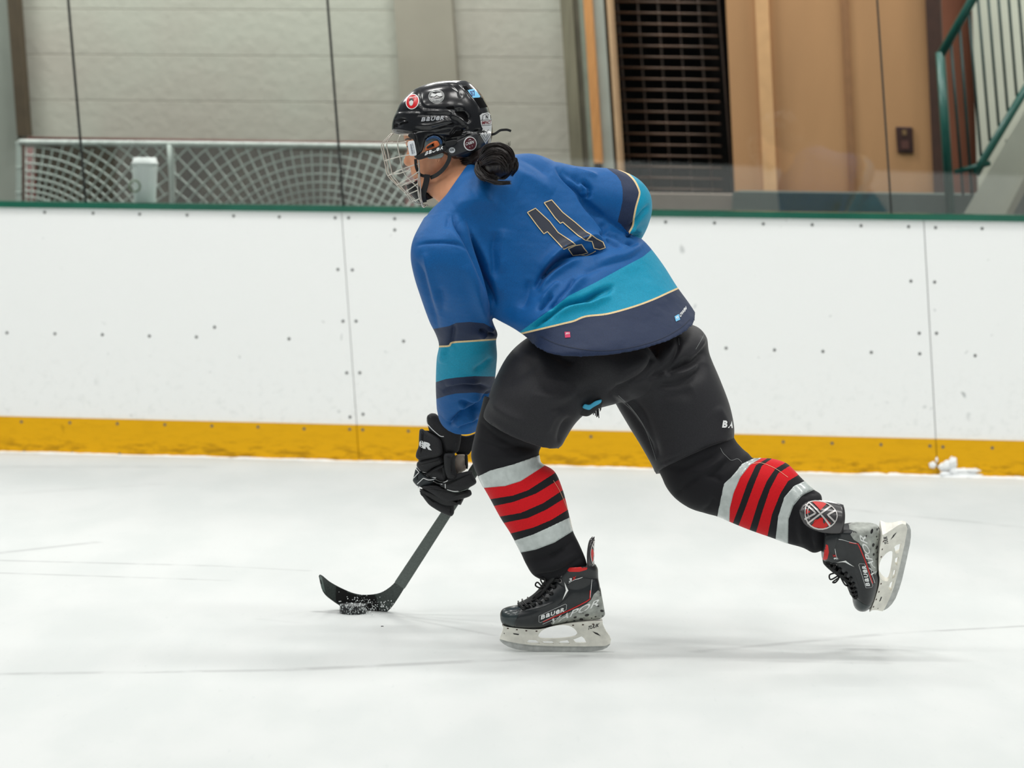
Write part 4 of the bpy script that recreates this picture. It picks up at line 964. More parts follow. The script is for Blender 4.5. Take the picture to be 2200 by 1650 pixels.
hc = [(H_([(600, 290), (610, 400), (625, 470), (680, 515), (800, 525), (900, 530), (1100, 520)]), 2.2, -3),
      (H_([(355, 555), (450, 545), (600, 545), (620, 590), (900, 585), (960, 560)]), 2.4, -4), (H_([(340, 575), (470, 565), (600, 570), (640, 600), (880, 600)]), 3, 3),
      (H_([(860, 235), (950, 270), (1030, 340), (1050, 400)]), 2.5, -3.5), (H_([(900, 225), (1020, 260), (1130, 380), (1210, 470), (1260, 560), (1280, 650)]), 4, 4), (H_([(880, 240), (970, 290), (1060, 370)]), 3, 2.5),
      (H_([(1060, 270), (1150, 380), (1220, 480), (1250, 560)]), 4, -4), (H_([(1230, 290), (1300, 400), (1340, 520)]), 3, -3), (H_([(640, 540), (920, 545), (960, 620), (990, 700)]), 3, 3),
      (H_([(880, 560), (940, 620), (1000, 660)]), 3, -3), (H_([(960, 570), (1060, 640), (1130, 710)]), 3, 5), (H_([(1130, 710), (1040, 740), (950, 800)]), 2.5, 3.5), (H_([(990, 550), (1070, 570), (1120, 620), (1100, 660)]), 6, -9), (H_([(950, 820), (1000, 760), (1080, 750), (1050, 810)]), 4.5, -7),
      (H_([(330, 620), (400, 625), (480, 640)]), 3, -4), (H_([(320, 660), (380, 690), (430, 680)]), 3, -4), (H_([(560, 720), (700, 740), (850, 700), (980, 680)]), 3, -3), (H_([(560, 700), (700, 705), (880, 660), (960, 640)]), 4, 3),
      (H_([(310, 740), (400, 735), (560, 770)]), 3, 3.5), (H_([(650, 800), (800, 760), (960, 730)]), 2.5, -3), (H_([(1000, 900), (1150, 800), (1270, 740)]), 3, -4), (H_([(600, 780), (640, 860), (600, 960)]), 5, -3)]
hv = soften(crease(hv, hf, hc, True, 1.0), he, 1)
Nn_ = vnormals(hv, hf)
ho = link('helmet', hv, hf, m_blackg, PER); ho['label'] = 'glossy black hockey helmet with stickers'
tr_h = bvh(hv, hf); dh = Decals(tr_h, cam_cast, ho, .0009)
m_vent = mat('vent_dark', (4, 4, 5), rough=.8, spec=.1)  # near-black decals: the dark of vent recesses put into colour
for pl in ([(985, 548), (1090, 545), (1125, 590), (1130, 660), (1110, 655)], [(930, 832), (1000, 762), (1080, 745), (1070, 780), (1040, 812)], [(885, 500), (970, 488), (985, 520), (910, 522)], [(900, 690), (960, 668), (985, 672), (950, 692)], [(790, 735), (860, 710), (910, 700), (830, 735)],
           [(345, 640), (400, 628), (470, 632), (400, 650)], [(330, 690), (365, 680), (370, 712), (335, 716)], [(390, 675), (480, 650), (485, 668), (400, 690)], [(1060, 280), (1110, 275), (1140, 310), (1130, 330)], [(1190, 400), (1280, 400), (1335, 500), (1260, 510)]):
    dh.poly('vent', m_vent, [H_(pl)], maxe=4)
def ellipse(cx, cy, rx, ry, a=0, n=28):
    return [(cx+rx*math.cos(t)*math.cos(a)-ry*math.sin(t)*math.sin(a), cy+rx*math.cos(t)*math.sin(a)+ry*math.sin(t)*math.cos(a)) for t in np.linspace(0, 2*math.pi, n, endpoint=False)]
# red round sticker
def sticker(name, outer, inner, m_in, m_out=m_white, extra=(), label=None):
    o = dh.poly('sticker', m_out, [H_(outer)], maxe=4, label=label)
    dh.poly('sticker_face', m_in, [H_(inner)], maxe=4, lift=.0006)
m_rst = mat('sticker_red', (200, 16, 26), rough=.3); m_grs = mat('sticker_grey', (200, 202, 202), rough=.35); m_drk = mat('sticker_dark', (30, 28, 30), rough=.35); m_mar = mat('sticker_maroon', (78, 22, 34), rough=.35)
sticker('a', ellipse(531, 442, 70, 84, .35), ellipse(531, 442, 61, 75, .35), m_rst, label='round red sticker with a white face')
dh.poly('sticker_mark', m_grs, [H_(ellipse(520, 452, 22, 36, .1))], maxe=4, lift=.001); dh.poly('sticker_mark', m_drk, [H_([(498, 425), (520, 405), (548, 420), (540, 440), (520, 425), (505, 440)])], maxe=4, lift=.0014)
dh.text('sticker_lettering', m_white, 'PIRATES', H_([(497, 412)])[0], (16, -3), (.6, -3.2), bold=2, lift=.001)
# oval outline sticker
dh.strokes('sticker', m_grs, [H_(ellipse(788, 385, 82, 70, -.1)), H_(ellipse(788, 385, 70, 58, -.1))], .9, closed=True, label='round black and white outline sticker')
dh.poly('sticker_mark', m_grs, [H_([(725, 385), (740, 350), (780, 362), (800, 350), (838, 348), (852, 380), (820, 390), (790, 372), (765, 392)])], maxe=4, lift=.0005)
dh.strokes('sticker_mark', m_grs, [H_([(712, 402), (760, 418), (810, 415), (862, 395)]), H_([(716, 412), (762, 427), (812, 424), (860, 404)])], .7, smooth=True, lift=.0005)
dh.text('sticker_lettering', m_grs, 'PORT HOPE', H_([(745, 342)])[0], (16, -1.5), (.2, -2.6), bold=2, lift=.0005); dh.text('sticker_lettering', m_grs, 'ON THE ROCK', H_([(728, 442)])[0], (21, -2.6), (.3, -3.2), bold=2, lift=.0005)
# blue sticker
dh.poly('sticker', m_lbl, [H_([(1120, 318), (1195, 305), (1215, 330), (1258, 385), (1250, 398), (1180, 402)])], maxe=4, label='light blue square sticker')
dh.text('sticker_mark', mat('sticker_blue', (30, 62, 120), rough=.4), 'B7', H_([(1165, 385)])[0], (10, -1.5), (-4, -11), bold=3, lift=.0006)
# back sticker: shield with a pointed tail
dh.poly('sticker', m_grs, [H_([(1252, 590), (1280, 568), (1340, 558), (1375, 575), (1382, 700), (1372, 800), (1315, 897), (1258, 800), (1285, 735), (1268, 700)])], maxe=4, label='white shield sticker with a pointed tail')
dh.strokes('sticker_mark', m_drk, [H_([(1280, 640), (1285, 590), (1330, 570), (1368, 590), (1372, 640)]), H_([(1262, 642), (1378, 636)]), H_([(1266, 700), (1380, 690)]), H_([(1270, 795), (1315, 868), (1362, 790)]), H_([(1285, 775), (1317, 835), (1352, 765)]), H_([(1295, 745), (1318, 790), (1345, 740)])], .9, lift=.0006)
dh.text('sticker_lettering', mat('sticker_ink', (110, 24, 34), rough=.5), 'IMPACT', H_([(1276, 688)])[0], (20, -2), (0, -7), bold=3, lift=.0006); dh.text('sticker_lettering', m_drk, 'N', H_([(1316, 626)])[0], (5, 0), (0, -8), bold=3, lift=.0006)
logo(dh, 'lettering', mat('silver_print', (176, 178, 182), rough=.3), H_([(624, 656)])[0], (49, -3.5), (2.6, -9), bold=4, lift=.0006, label='silver lettering on the helmet side')
# ear guard shell below the helmet
eg = [(908, 332), (930, 322), (955, 312), (985, 300), (1010, 296), (1045, 288), (1040, 312), (1026, 322), (1000, 328), (975, 336), (966, 334), (952, 322), (938, 326)]
slab(H_([(880, 930), (1000, 860), (1100, 815), (1235, 760), (1245, 880), (1200, 960), (1080, 1000), (975, 1040), (920, 1010), (885, 960)]), HD-.098, .02, .006, mat('ear_grey', (46, 47, 50), rough=.4, var=.15, vscale=40), 'ear_guard', ho)
eo = bpy.data.objects[[o.name for o in COL.objects if o.name.startswith('ear_guard')][-1]]
me = eo.data; tr_e = bvh([v.co[:] for v in me.vertices], [tuple(p.vertices) for p in me.polygons]); de = Decals(tr_e, cam_cast, ho, .0008)
de.poly('sticker', m_white, [H_(ellipse(1150, 893, 70, 76))], maxe=5, label='round maroon sticker with a white rim'); de.poly('sticker_face', m_mar, [H_(ellipse(1152, 892, 61, 66))], maxe=5, lift=.0006)
de.text('sticker_lettering', m_grs, 'CABIN', H_([(1100, 915)])[0], (18, -5), (.8, -7), bold=3, lift=.0012); de.poly('sticker_mark', m_grs, [H_([(1125, 862), (1150, 842), (1168, 858), (1150, 852)]), H_([(1140, 930), (1148, 925), (1152, 936)]), H_([(1168, 918), (1175, 912), (1178, 922)])], maxe=4, lift=.0012)
de.poly('sticker', m_white, [H_(ellipse(955, 963, 34, 31))], maxe=5, label='small white CE sticker'); de.text('sticker_lettering', m_drk, 'CE', H_([(936, 972)])[0], (8, -1), (.2, -4), bold=2, lift=.0008)
# clear ear window in front: blue arch, orange patch
m_barch = mat('ear_blue', (16, 62, 104), rough=.3, coat=.4)
def hs(pts, d, th, bv, m, nm, par=None): return slab(H_(pts), HD+d, th, bv, m, nm, par or ho)
hs([(655, 950), (662, 880), (700, 830), (760, 805), (815, 820), (850, 870), (855, 930), (800, 1000), (700, 1010)], -.098, .02, .004, mat('ear_foam', (96, 108, 112), rough=.3, coat=.3), 'ear_window')
hs([(670, 860), (700, 826), (760, 803), (820, 822), (852, 868), (850, 900), (830, 905), (815, 860), (780, 838), (730, 840), (690, 868)], -.110, .008, .002, m_barch, 'ear_rim')
hs([(665, 940), (690, 905), (760, 865), (800, 862), (826, 905), (800, 930), (720, 960), (668, 975)], -.110, .006, .0015, mat('ear_orange', (204, 104, 52), rough=.5, var=.2, vscale=80), 'ear_foam')
hs([(680, 930), (720, 905), (770, 880), (730, 912), (780, 915), (690, 950)], -.1145, .003, .001, m_blackm, 'ear_foam_pattern')
hs([(680, 1040), (760, 1020), (860, 985), (870, 1020), (840, 1050), (720, 1060)], -.098, .012, .003, mat('ear_clear', (150, 160, 156), rough=.2, coat=.5), 'clear_ear_cover')
# front shell post and straps
hs([(545, 770), (580, 780), (610, 840), (620, 900), (618, 1000), (580, 1060), (545, 1040), (548, 900), (530, 800)], -.097, .02, .005, m_blackg, 'shell_post')
hs([(548, 770), (700, 745), (860, 770), (885, 830), (880, 880), (852, 840), (800, 806), (745, 802), (700, 822), (664, 860), (650, 950), (615, 1010), (590, 960), (575, 860)], -.1, .016, .004, m_blackg, 'temple_shell')
hs([(480, 800), (515, 768), (550, 790), (565, 850), (540, 850), (490, 826)], -.1, .016, .004, m_blackm, 'cage_clip')
st_ = hs([(580, 1010), (860, 915), (905, 905), (905, 960), (850, 985), (740, 1025), (600, 1070), (570, 1060)], -.116, .006, .002, m_blackm, 'side_strap')
V_ = [v.co[:] for v in st_.data.vertices]; ds = Decals(bvh(V_, [tuple(p.vertices) for p in st_.data.polygons]), cam_cast, ho, .0006)
logo(ds, 'lettering', m_white, H_([(660, 1022)])[0], (40, -14), (1.5, -8.5), bold=4, label='white lettering on the strap')
hs([(875, 870), (1000, 845), (1018, 880), (990, 915), (905, 935), (880, 905)], -.118, .012, .003, m_blackm, 'strap_buckle')
mb = MB()
def strap(pts, wd, th, m, name, par=ho):
    """flat band: points (px,py,d)"""
    P = Wn(spline(pts, 6)); T = np.gradient(P, axis=0); T /= np.linalg.norm(T, axis=1, keepdims=True); vd = np.array([0, 1., 0])
    B = np.cross(T, vd); B /= np.linalg.norm(B, axis=1, keepdims=True)+1e-9; C = np.cross(B, T); mb = MB(); V = []
    for p, b, c in zip(P, B, C): V += [p+b*wd/2-c*th/2, p+b*wd/2+c*th/2, p-b*wd/2+c*th/2, p-b*wd/2-c*th/2]
    n = len(P); Fc = [(4*i+j, 4*i+(j+1) % 4, 4*i+4+(j+1) % 4, 4*i+4+j) for i in range(n-1) for j in range(4)]+[(0, 1, 2, 3), (4*n-1, 4*n-2, 4*n-3, 4*n-4)]
    return link(name, V, Fc, m, par, False)
H3 = lambda pts: [(780+x/5, 130+y/5, HD+d) for x, y, d in pts]
m_strap = mat('strap_black', (24, 28, 30), rough=.55, var=.2, vscale=120)
strap(H3([(930, 1000, -.105), (925, 1060, -.103), (890, 1130, -.098), (840, 1190, -.092), (780, 1235, -.085), (725, 1258, -.075)]), .0105, .003, m_strap, 'chin_strap')
strap(H3([(610, 1225, -.07), (650, 1240, -.078), (700, 1245, -.08)]), .008, .003, m_strap, 'chin_strap')
strap(H3([(690, 1225, -.083), (682, 1290, -.08), (662, 1370, -.07), (640, 1450, -.055), (655, 1520, -.04)]), .0155, .004, m_blackm, 'cage_strap')
strap(H3([(565, 1060, -.09), (570, 1130, -.086), (585, 1180, -.08), (610, 1225, -.074)]), .008, .006, m_blackm, 'cage_pad')
strap(H3([(1370, 800, -.02), (1420, 785, -.02), (1470, 752, -.015), (1510, 745, -.012), (1550, 745, -.01), (1590, 758, -.008)]), .0065, .0015, m_blackm, 'strap_tail')
strap(H3([(1230, 770, -.1), (1290, 765, -.08), (1350, 785, -.05)]), .006, .002, m_blackm, 'strap_tail')
hs([(470, 870), (540, 858), (552, 870), (578, 1010), (570, 1022), (510, 1026), (498, 1012)], -.112, .003, .001, mat('cage_tag', (226, 230, 232), rough=.5), 'cage_label')['label'] = 'small white label on the cage'
ct = [o for o in COL.objects if o.name.startswith('cage_label')][-1]; dl = Decals(bvh([v.co[:] for v in ct.data.vertices], [tuple(p.vertices) for p in ct.data.polygons]), cam_cast, ho, .0004)
dl.text('lettering', mat('ink_grey', (90, 96, 112), rough=.6), 'WARNING', H_([(502, 898)])[0], (4.5, 22), (3.6, -1), bold=2); dl.text('lettering', mat('ink_grey', (120, 126, 136), rough=.6), 'HECC CSA', H_([(524, 890)])[0], (4.5, 22), (2.4, -.8), bold=1)
# --- chin cup and cage
def K3(pts, d): return [(780+x/5, 130+y/5, d) for x, y in pts]
V, Fc = merge([(Wn(v), f) for v, f in [loft([(873, 398, 905, 384, HD, HD, .04), (878, 412, 915, 398, HD, HD, .046), (888, 424, 925, 412, HD, HD, .046), (902, 436, 934, 424, HD, HD, .036)], n=32)]])
link('chin_cup', V, Fc, m_blackm, ho)
cage = empty('x', (0, 0, 0)); bpy.data.objects.remove(cage)
mbc = MB()
def side_shift(pts, d):  # the far half of the cage sits behind and slightly left because the head is turned
    return [(x+(8-d*95) if d > 0 else x, y-1.5*(d > 0), HD+d) for x, y in pts]
vbars = [([(842, 286), (820, 310), (823, 332), (828, 356), (833, 377), (852, 397), (874, 418), (884, 432), (904, 439), (920, 441)], 0.03),
         ([(843, 287), (831, 308), (834, 330), (840, 362), (844, 376), (860, 398), (880, 420), (898, 436)], -.035),
         ([(860, 290), (854, 308), (859, 336), (866, 368), (880, 386), (896, 402), (902, 420), (908, 436)], -.068),
         ([(889, 298), (896, 322), (900, 348), (900, 366), (898, 396), (899, 420), (906, 437)], -.092)]
for pts, d in vbars: mbc.tube(list(Wn(spline([(x, y, HD+d) for x, y in pts], 3))), .0017, 6)
for pts, d in (([(846, 286), (824, 309), (828, 333), (833, 357), (838, 377), (856, 398), (878, 420), (890, 434)], .055),):
    mbc.tube(list(Wn(spline([(x, y, HD+d) for x, y in pts], 3))), .0017, 6)
hb = [[(845, 286), (860, 289), (878, 290)], [(820, 310), (831, 308), (854, 307.5), (874, 304)], [(827, 345), (838, 342), (860, 336), (884, 332)], [(834, 377), (845, 372), (868, 362), (900, 351)], [(843, 374), (860, 372), (880, 365)], [(852, 397), (862, 392), (883, 380), (900, 368)], [(862, 399), (880, 391), (898, 384)],
      [(869, 413), (882, 405), (898, 394)], [(875, 418), (887, 413), (899, 408)], [(886, 432), (894, 430), (902, 426)]]
for k_, l in enumerate(hb):
    n_ = len(l); ds_ = [.03, -.035, -.068, -.092] if n_ == 4 else [.0, -.05, -.092]
    mbc.tube(list(Wn(spline([(x, y, HD+ds_[i]) for i, (x, y) in enumerate(l)], 3))), .0015, 6)
    if k_ in (1, 3, 5, 8): mbc.tube(list(Wn(spline([(l[0][0], l[0][1], HD+.03), (l[0][0]+7, l[0][1]-2, HD+.06), (l[0][0]+24, l[0][1]-4, HD+.09)], 3))), .0015, 6)
mbc.tube(list(Wn(spline([(900, 348, HD-.093), (906, 437, HD-.06), (915, 441, HD), (906, 437, HD+.06), (904, 350, HD+.093)], 5))), .0019, 6)
mbc.build('face_cage', m_wire_s, ho, True)['label'] = 'silver wire face cage'
# --- hair: nape, knot and loose tail
hairp = [loft([(968, 346, 1020, 290, HD, HD, .088), (984, 353, 1040, 300, HD, HD, .088), (1000, 362, 1052, 315, HD-.02, HD-.02, .085), (1015, 368, 1060, 325, HD-.05, HD-.05, .06), (1025, 372, 1064, 332, .08, .08, .06)], n=32),
  loft([(1026, 326, 1030, 374, .06, .06, .04), (1044, 309, 1044, 383, -.02, -.02, .05), (1068, 307, 1070, 381, -.05, -.05, .052), (1092, 316, 1096, 374, -.05, -.05, .045), (1105, 334, 1109, 364, -.04, -.04, .022)], n=32),
  loft([(1030, 350, 1052, 340, .02, .02, .03), (1032, 372, 1060, 360, -.02, -.02, .03), (1044, 388, 1066, 374, -.04, -.04, .02), (1062, 393, 1076, 382, -.06, -.06, .01)], n=24)]
V, Fc = merge([(Wn(v), f) for v, f in hairp]); V, Fc, ed = remesh(V, Fc, .004, 4)
V = crease(V, Fc, [([(1046, 318), (1070, 330), (1082, 350), (1075, 372)], 2.5, -4), ([(1056, 314), (1085, 328), (1092, 350)], 2.5, -4), ([(1040, 332), (1060, 345), (1066, 370)], 2.5, -4), ([(1046, 345), (1056, 360), (1060, 380)], 2, -3), ([(1095, 330), (1100, 345), (1095, 365)], 2, -4)], True, 1.2)
hr = link('hair', V, Fc, m_hair, PER); hr['label'] = 'black hair knotted below the helmet with loose ends'
mb = MB(); rnd = random.Random(5)
def strand(base, jit, r=.0016):
    j1 = [(rnd.uniform(-jit, jit), rnd.uniform(-jit, jit), rnd.uniform(-jit, jit)*.0012) for _ in base]
    sm = [rnd.uniform(-jit, jit), rnd.uniform(-jit, jit)]
    P = spline([(x+sm[0]+a*.35, y+sm[1]+b*.35, d+c) for (x, y, d), (a, b, c) in zip(base, j1)], 5); n_ = len(P)
    mb.tube(list(Wn(P)), [r*(1 if i < n_*.7 else max(.15, (n_-i)/(n_*.3))) for i in range(n_)], 5)
def onhair(pts, lift=.004):
    """seat a strand on the hair mass"""
    out = []
    for x, y, d in pts:
        o_, d_ = cam_cast(x, y); h = tr_hair.ray_cast(Vector(o_), Vector(d_)); out.append((x, y, (h[0].y-YS-lift) if h[0] is not None else d))
    return out
tr_hair = bvh(V, Fc)
R_ = .0011
for k in range(100): strand(onhair([(1034, 345, .03), (1044, 320, .0), (1068, 311, -.02), (1092, 322, -.03), (1101, 345, -.03), (1090, 366, -.03)]), 4.5, R_)
for k in range(80): strand(onhair([(1030, 356, .03), (1044, 336, .0), (1064, 326, -.05), (1084, 332, -.05), (1094, 350, -.04)], .006), 6, R_)
for k in range(70): strand(onhair([(1030, 362, .03), (1046, 348, .0), (1066, 342, -.05), (1082, 352, -.05), (1086, 368, -.04)], .006), 6, R_)
for k in range(80): strand(onhair([(1036, 340, .03), (1038, 362, .0), (1056, 378, -.04), (1080, 380, -.05), (1100, 362, -.03)]), 4.5, R_)
for k in range(70): strand([(1030, 345, -.0), (1027, 364, -.03), (1033, 376, -.05), (1048, 386, -.075), (1070, 393, -.095), (1096, 392, -.095)], 3.6, R_)
for k in range(40): strand([(1026, 350, .0), (1024, 366, -.03), (1032, 380, -.055), (1046, 387, -.07)], 4, R_)
for k in range(60): strand(onhair([(1050, 352, -.05), (1082, 350, -.05), (1106, 344, .0), (1108, 360, .0), (1098, 376, -.03)]), 4, R_)
for k in range(120): strand(onhair([(982, 349, .1), (1000, 352+rnd.uniform(-8, 4), .08), (1022, 348, .04), (1044, 334, .0)], .003), 4.5, R_)
for k in range(9): strand([(1088, 325, -.02), (1090+k*.6, 316, -.02), (1088+k*1.3, 307-rnd.uniform(0, 4), -.02)], 1, .0004)
mb.build('hair_strands', m_hair, hr, True)
# ================================================================== skates (built once in their own frame, then turned for the rear foot)
SS = 810.0
def LX(P): P = np.asarray(P, float); return np.stack([(P[:, 0]-1190)/SS, P[:, 2], (1403-P[:, 1])/SS], 1)
boot_r = [(1073, 1320, 1074, 1334, 0, 0, .012), (1078, 1311, 1079, 1343, 0, 0, .026), (1092, 1305, 1093, 1348, 0, 0, .038), (1112, 1301, 1113, 1351, 0, 0, .044), (1136, 1291, 1140, 1352, 0, 0, .046), (1160, 1274, 1166, 1351, 0, 0, .045),
          (1180, 1255, 1192, 1344, 0, 0, .042), (1205, 1236, 1218, 1339, 0, 0, .039), (1235, 1228, 1245, 1335, 0, 0, .037), (1262, 1226, 1270, 1333, 0, 0, .034), (1282, 1236, 1290, 1331, 0, 0, .027), (1289, 1262, 1300, 1322, 0, 0, .014)]
ank_r = [(1158, 1305, 1292, 1315, 0, 0, .036), (1170, 1278, 1290, 1282, 0, 0, .034), (1181, 1256, 1287, 1258, 0, 0, .036), (1190, 1238, 1285, 1238, 0, 0, .04), (1198, 1224, 1284, 1222, 0, 0, .043), (1206, 1217, 1279, 1212, 0, 0, .044)]
def L3(r, **k): V, Fc = loft(r, **k); return LX(V), Fc
bv_, bfc, bed = remesh(*merge([L3(boot_r), L3(ank_r)]), .0022, 5)
K_ = lambda pts: zz(1040, 1140, 5.8931, pts)
def lcrease(V, Fc, items):
    P = np.stack([V[:, 0]*SS+1190, 1403-V[:, 2]*SS], 1); Nn = vnormals(V, Fc); face = np.clip(np.abs(Nn[:, 1])*1.4, 0, 1); off = np.zeros(len(V))
    for pl, wd, am in items:
        d, f, sd = segdist(P, spline(pl, 5) if len(pl) > 2 else pl); off += am/1000*np.exp(-(d/wd)**2)
    return V+Nn*(off*face)[:, None]
bv_ = lcrease(bv_, bfc, [(K_([(455, 960), (430, 1030), (385, 1130), (370, 1220)]), 1.6, -1.6), (K_([(1040, 660), (1130, 600), (1240, 565), (1440, 600)]), 1.6, -1.8), (K_([(1060, 640), (1075, 720), (1050, 800), (940, 910)]), 1.6, -1.5),
    (K_([(1040, 1165), (1250, 1090), (1400, 1000), (1525, 915)]), 1.5, -1.5), (K_([(1100, 1150), (1300, 1110), (1530, 1050)]), 1.5, -1.2), (K_([(480, 1000), (700, 960), (860, 900)]), 2.5, 1.5), (K_([(640, 880), (760, 780), (830, 680), (870, 590)]), 4, -2), (K_([(1180, 760), (1200, 900), (1260, 980)]), 12, 1.5)])
tr_b = bvh(bv_, bfc)
def loc_cast(u, v): return ((u-1190)/SS, -.5, (1403-v)/SS), (0, 1, 0)
def heel_cast(u, v): return (.5, u, v), (-1, 0, 0)
SK = []   # (object, is_sub) of the first skate
sk = link('skate', bv_, bfc, mat('boot_black', (26, 30, 33), rough=.36, coat=.15, var=.25, vscale=70), None); sk['label'] = 'black skate boot planted on the ice'
db = Decals(tr_b, loc_cast, sk, .0006)
m_scuff = mat('boot_scuffed_grey', (160, 164, 158), rough=.6, var=.3, vscale=55)
m_toe = mat('toe_cap', (44, 54, 56), rough=.28, coat=.3, var=.25, vscale=60)
db.poly('toe_cap', m_toe, [K_([(188, 1090), (205, 1010), (260, 975), (400, 945), (470, 945), (430, 1040), (385, 1150), (370, 1240), (220, 1210), (192, 1170)])], maxe=5)
db.poly('quarter_panel', m_scuff, [K_([(860, 1195), (840, 1160), (960, 1085), (1100, 1010), (1290, 915), (1350, 860), (1385, 790), (1440, 740), (1475, 780), (1530, 920), (1540, 1090), (1500, 1142), (1250, 1158), (1040, 1176), (920, 1200)])], maxe=5, label='grey scuffed heel panel')
db.strokes('red_line', m_redp, [K_([(1340, 740), (1335, 850), (1290, 880), (1100, 980), (900, 1070), (740, 1140)])], 2.2, lift=.0006, label='red line')
db.strokes('white_line', m_white, [K_([(1358, 600), (1350, 720), (1340, 830)]), K_([(735, 1172), (850, 1120), (960, 1080)]), K_([(1060, 650), (1130, 605), (1240, 570)])], .8, lift=.0007)
logo(db, 'lettering', m_white, K_([(712, 1110)])[0], (51, -17.5), (1, -9.5), bold=4, lift=.0007, label='white lettering on the boot')
db.strokes('logo_frame', m_grs, [K_([(690, 1060), (1020, 912), (1040, 920), (1036, 985), (710, 1148), (688, 1140)])], .8, closed=True, lift=.0006)
m_vap = mat('pale_grey_print', (232, 234, 232), rough=.5)
db.text('lettering', m_vap, 'VAPOR', K_([(838, 1190)])[0], (103, -44), (3, -15), bold=1.2, shear=.2, lift=.0009, label='pale grey lettering along the heel')
db.text('lettering', m_white, '3', K_([(1066, 632)])[0], (6, -2), (1, -8), bold=4, lift=.0006); db.text('lettering', m_redp, 'X', K_([(1108, 608)])[0], (8, -3), (1, -7), bold=4, lift=.0006)
db.poly('red_collar', m_redp, [K_([(1012, 458), (1100, 440), (1310, 428), (1290, 470), (1200, 495), (1070, 498)])], maxe=4, lift=.0006, label='red padding at the collar')
db.poly('white_chevron', m_vap, [K_([(1010, 630), (1060, 740), (985, 860), (1030, 740)])], maxe=4, lift=.0006)
for cx, cy in ((962, 548), (955, 622), (905, 705), (870, 790), (820, 860), (740, 900), (640, 940), (560, 960)):
    if cy < 640: db.strokes('eyelet', mat('eyelet_ring', (150, 146, 146), rough=.3, metal=.6), [K_(ellipse(cx, cy, 20, 24, 0, 12))], 1.3, closed=True, lift=.0008)
sp_ = [K_(ellipse(x, y, r, r*.6, a_, 8)) for x, y, r, a_ in ((1410, 1085, 14, 0), (1300, 1060, 30, -.3), (1490, 1010, 26, .4), (1250, 1030, 8, 1.2), (1500, 1080, 12, 0), (1230, 1120, 26, 0), (1360, 1105, 10, 0), (1150, 1090, 22, -.4), (1440, 940, 16, .3))]
db.poly('scuff_mark', m_drk, sp_, maxe=None, lift=.0008)
# laces
mb = MB(); ey = [(958, 548), (950, 622), (895, 700), (858, 780), (800, 850), (720, 895), (640, 925), (570, 950), (520, 975)]
def lsurf(x, y, off):   # height of the boot seen from the side
    o_, d_ = loc_cast(x, y); h = tr_b.ray_cast(Vector(o_), Vector(d_)); return (h[0].y if h[0] else -.01)-off
EP = K_(ey)
for i in range(len(EP)):
    x, y = EP[i]; ys_ = lsurf(x, y, .002); fx, fy = (x-15, y-7) if i > 1 else (x-19, y+6)
    for dd in (-1.6, 1.6):
        mb.tube([LX([(x+1, y+dd, ys_)])[0], LX([(x-6, y-2+dd, min(ys_, -.01)-.004)])[0], LX([(fx, fy+dd, -.008)])[0], LX([(fx-1, fy-2+dd, .012)])[0]], .0023, 7)
    if i+1 < len(EP):
        x2, y2 = EP[i+1]; mb.tube([LX([(x-3, y, ys_)])[0], LX([((x+x2)/2-12, (y+y2)/2-8, -.016)])[0], LX([(x2-12, y2-6, .008)])[0]], .0022, 7)
for lp in ([(1165, 1262), (1154, 1249), (1149, 1256), (1158, 1262), (1170, 1258)], [(1168, 1258), (1160, 1243), (1168, 1240), (1172, 1252)], [(1165, 1265), (1150, 1276), (1143, 1287), (1152, 1290), (1166, 1280)], [(1170, 1262), (1178, 1280), (1184, 1292), (1176, 1296), (1172, 1280)]):
    mb.tube(list(LX(spline([(x, y, -.022-.006*math.sin(i*1.7)) for i, (x, y) in enumerate(lp)], 4))), .0022, 7)
mb.build('laces', mat('lace_black', (14, 14, 15), rough=.45, var=.5, vscale=400), sk, True)
V, Fc = L3([(1110, 1298, 1118, 1306, 0, 0, .026), (1132, 1287, 1142, 1297, 0, 0, .026), (1153, 1270, 1165, 1284, 0, 0, .026), (1170, 1246, 1184, 1262, 0, 0, .026), (1182, 1232, 1200, 1240, 0, 0, .028), (1192, 1222, 1206, 1232, 0, 0, .028)], n=24)
link('tongue', V, Fc, m_blackm, sk)
# tendon guard: curved shield behind the ankle
gp_ = []
NG, NS = 14, 9
def gshape(t, s_):      # t up 0..1, s_ across -1..1
    wdt = .031*(math.sin(math.pi*min(1, .3+.62*t))**.6)*(1 if t < .8 else math.sqrt(max(0.02, 1-((t-.8)/.2)**2)))
    x = 1277+7*(t-.2)**2*0-2*math.sin(t*3.0); y = 1232-80*t
    return np.array([(x-1190)/SS-.012*s_*s_*(wdt/.03), s_*wdt, (1403-y)/SS])
V = []; 
for off in (0, 1):
    for i in range(NG+1):
        for j in range(NS+1):
            p = gshape(i/NG, -1+2*j/NS); p = p-np.array([.006*off, 0, 0]); V.append(p)
def gi(o_, i, j): return o_*(NG+1)*(NS+1)+i*(NS+1)+j
Fc = [(gi(0, i, j), gi(0, i, j+1), gi(0, i+1, j+1), gi(0, i+1, j)) for i in range(NG) for j in range(NS)]+[(gi(1, i, j), gi(1, i+1, j), gi(1, i+1, j+1), gi(1, i, j+1)) for i in range(NG) for j in range(NS)]
Fc += [(gi(0, i, 0), gi(0, i+1, 0), gi(1, i+1, 0), gi(1, i, 0)) for i in range(NG)]+[(gi(0, i+1, NS), gi(0, i, NS), gi(1, i, NS), gi(1, i+1, NS)) for i in range(NG)]+[(gi(0, NG, j), gi(0, NG, j+1), gi(1, NG, j+1), gi(1, NG, j)) for j in range(NS)]+[(gi(0, 0, j+1), gi(0, 0, j), gi(1, 0, j), gi(1, 0, j+1)) for j in range(NS)]
tg = link('tendon_guard', V, Fc, mat('guard_dark', (58, 56, 58), rough=.3, coat=.4), sk)
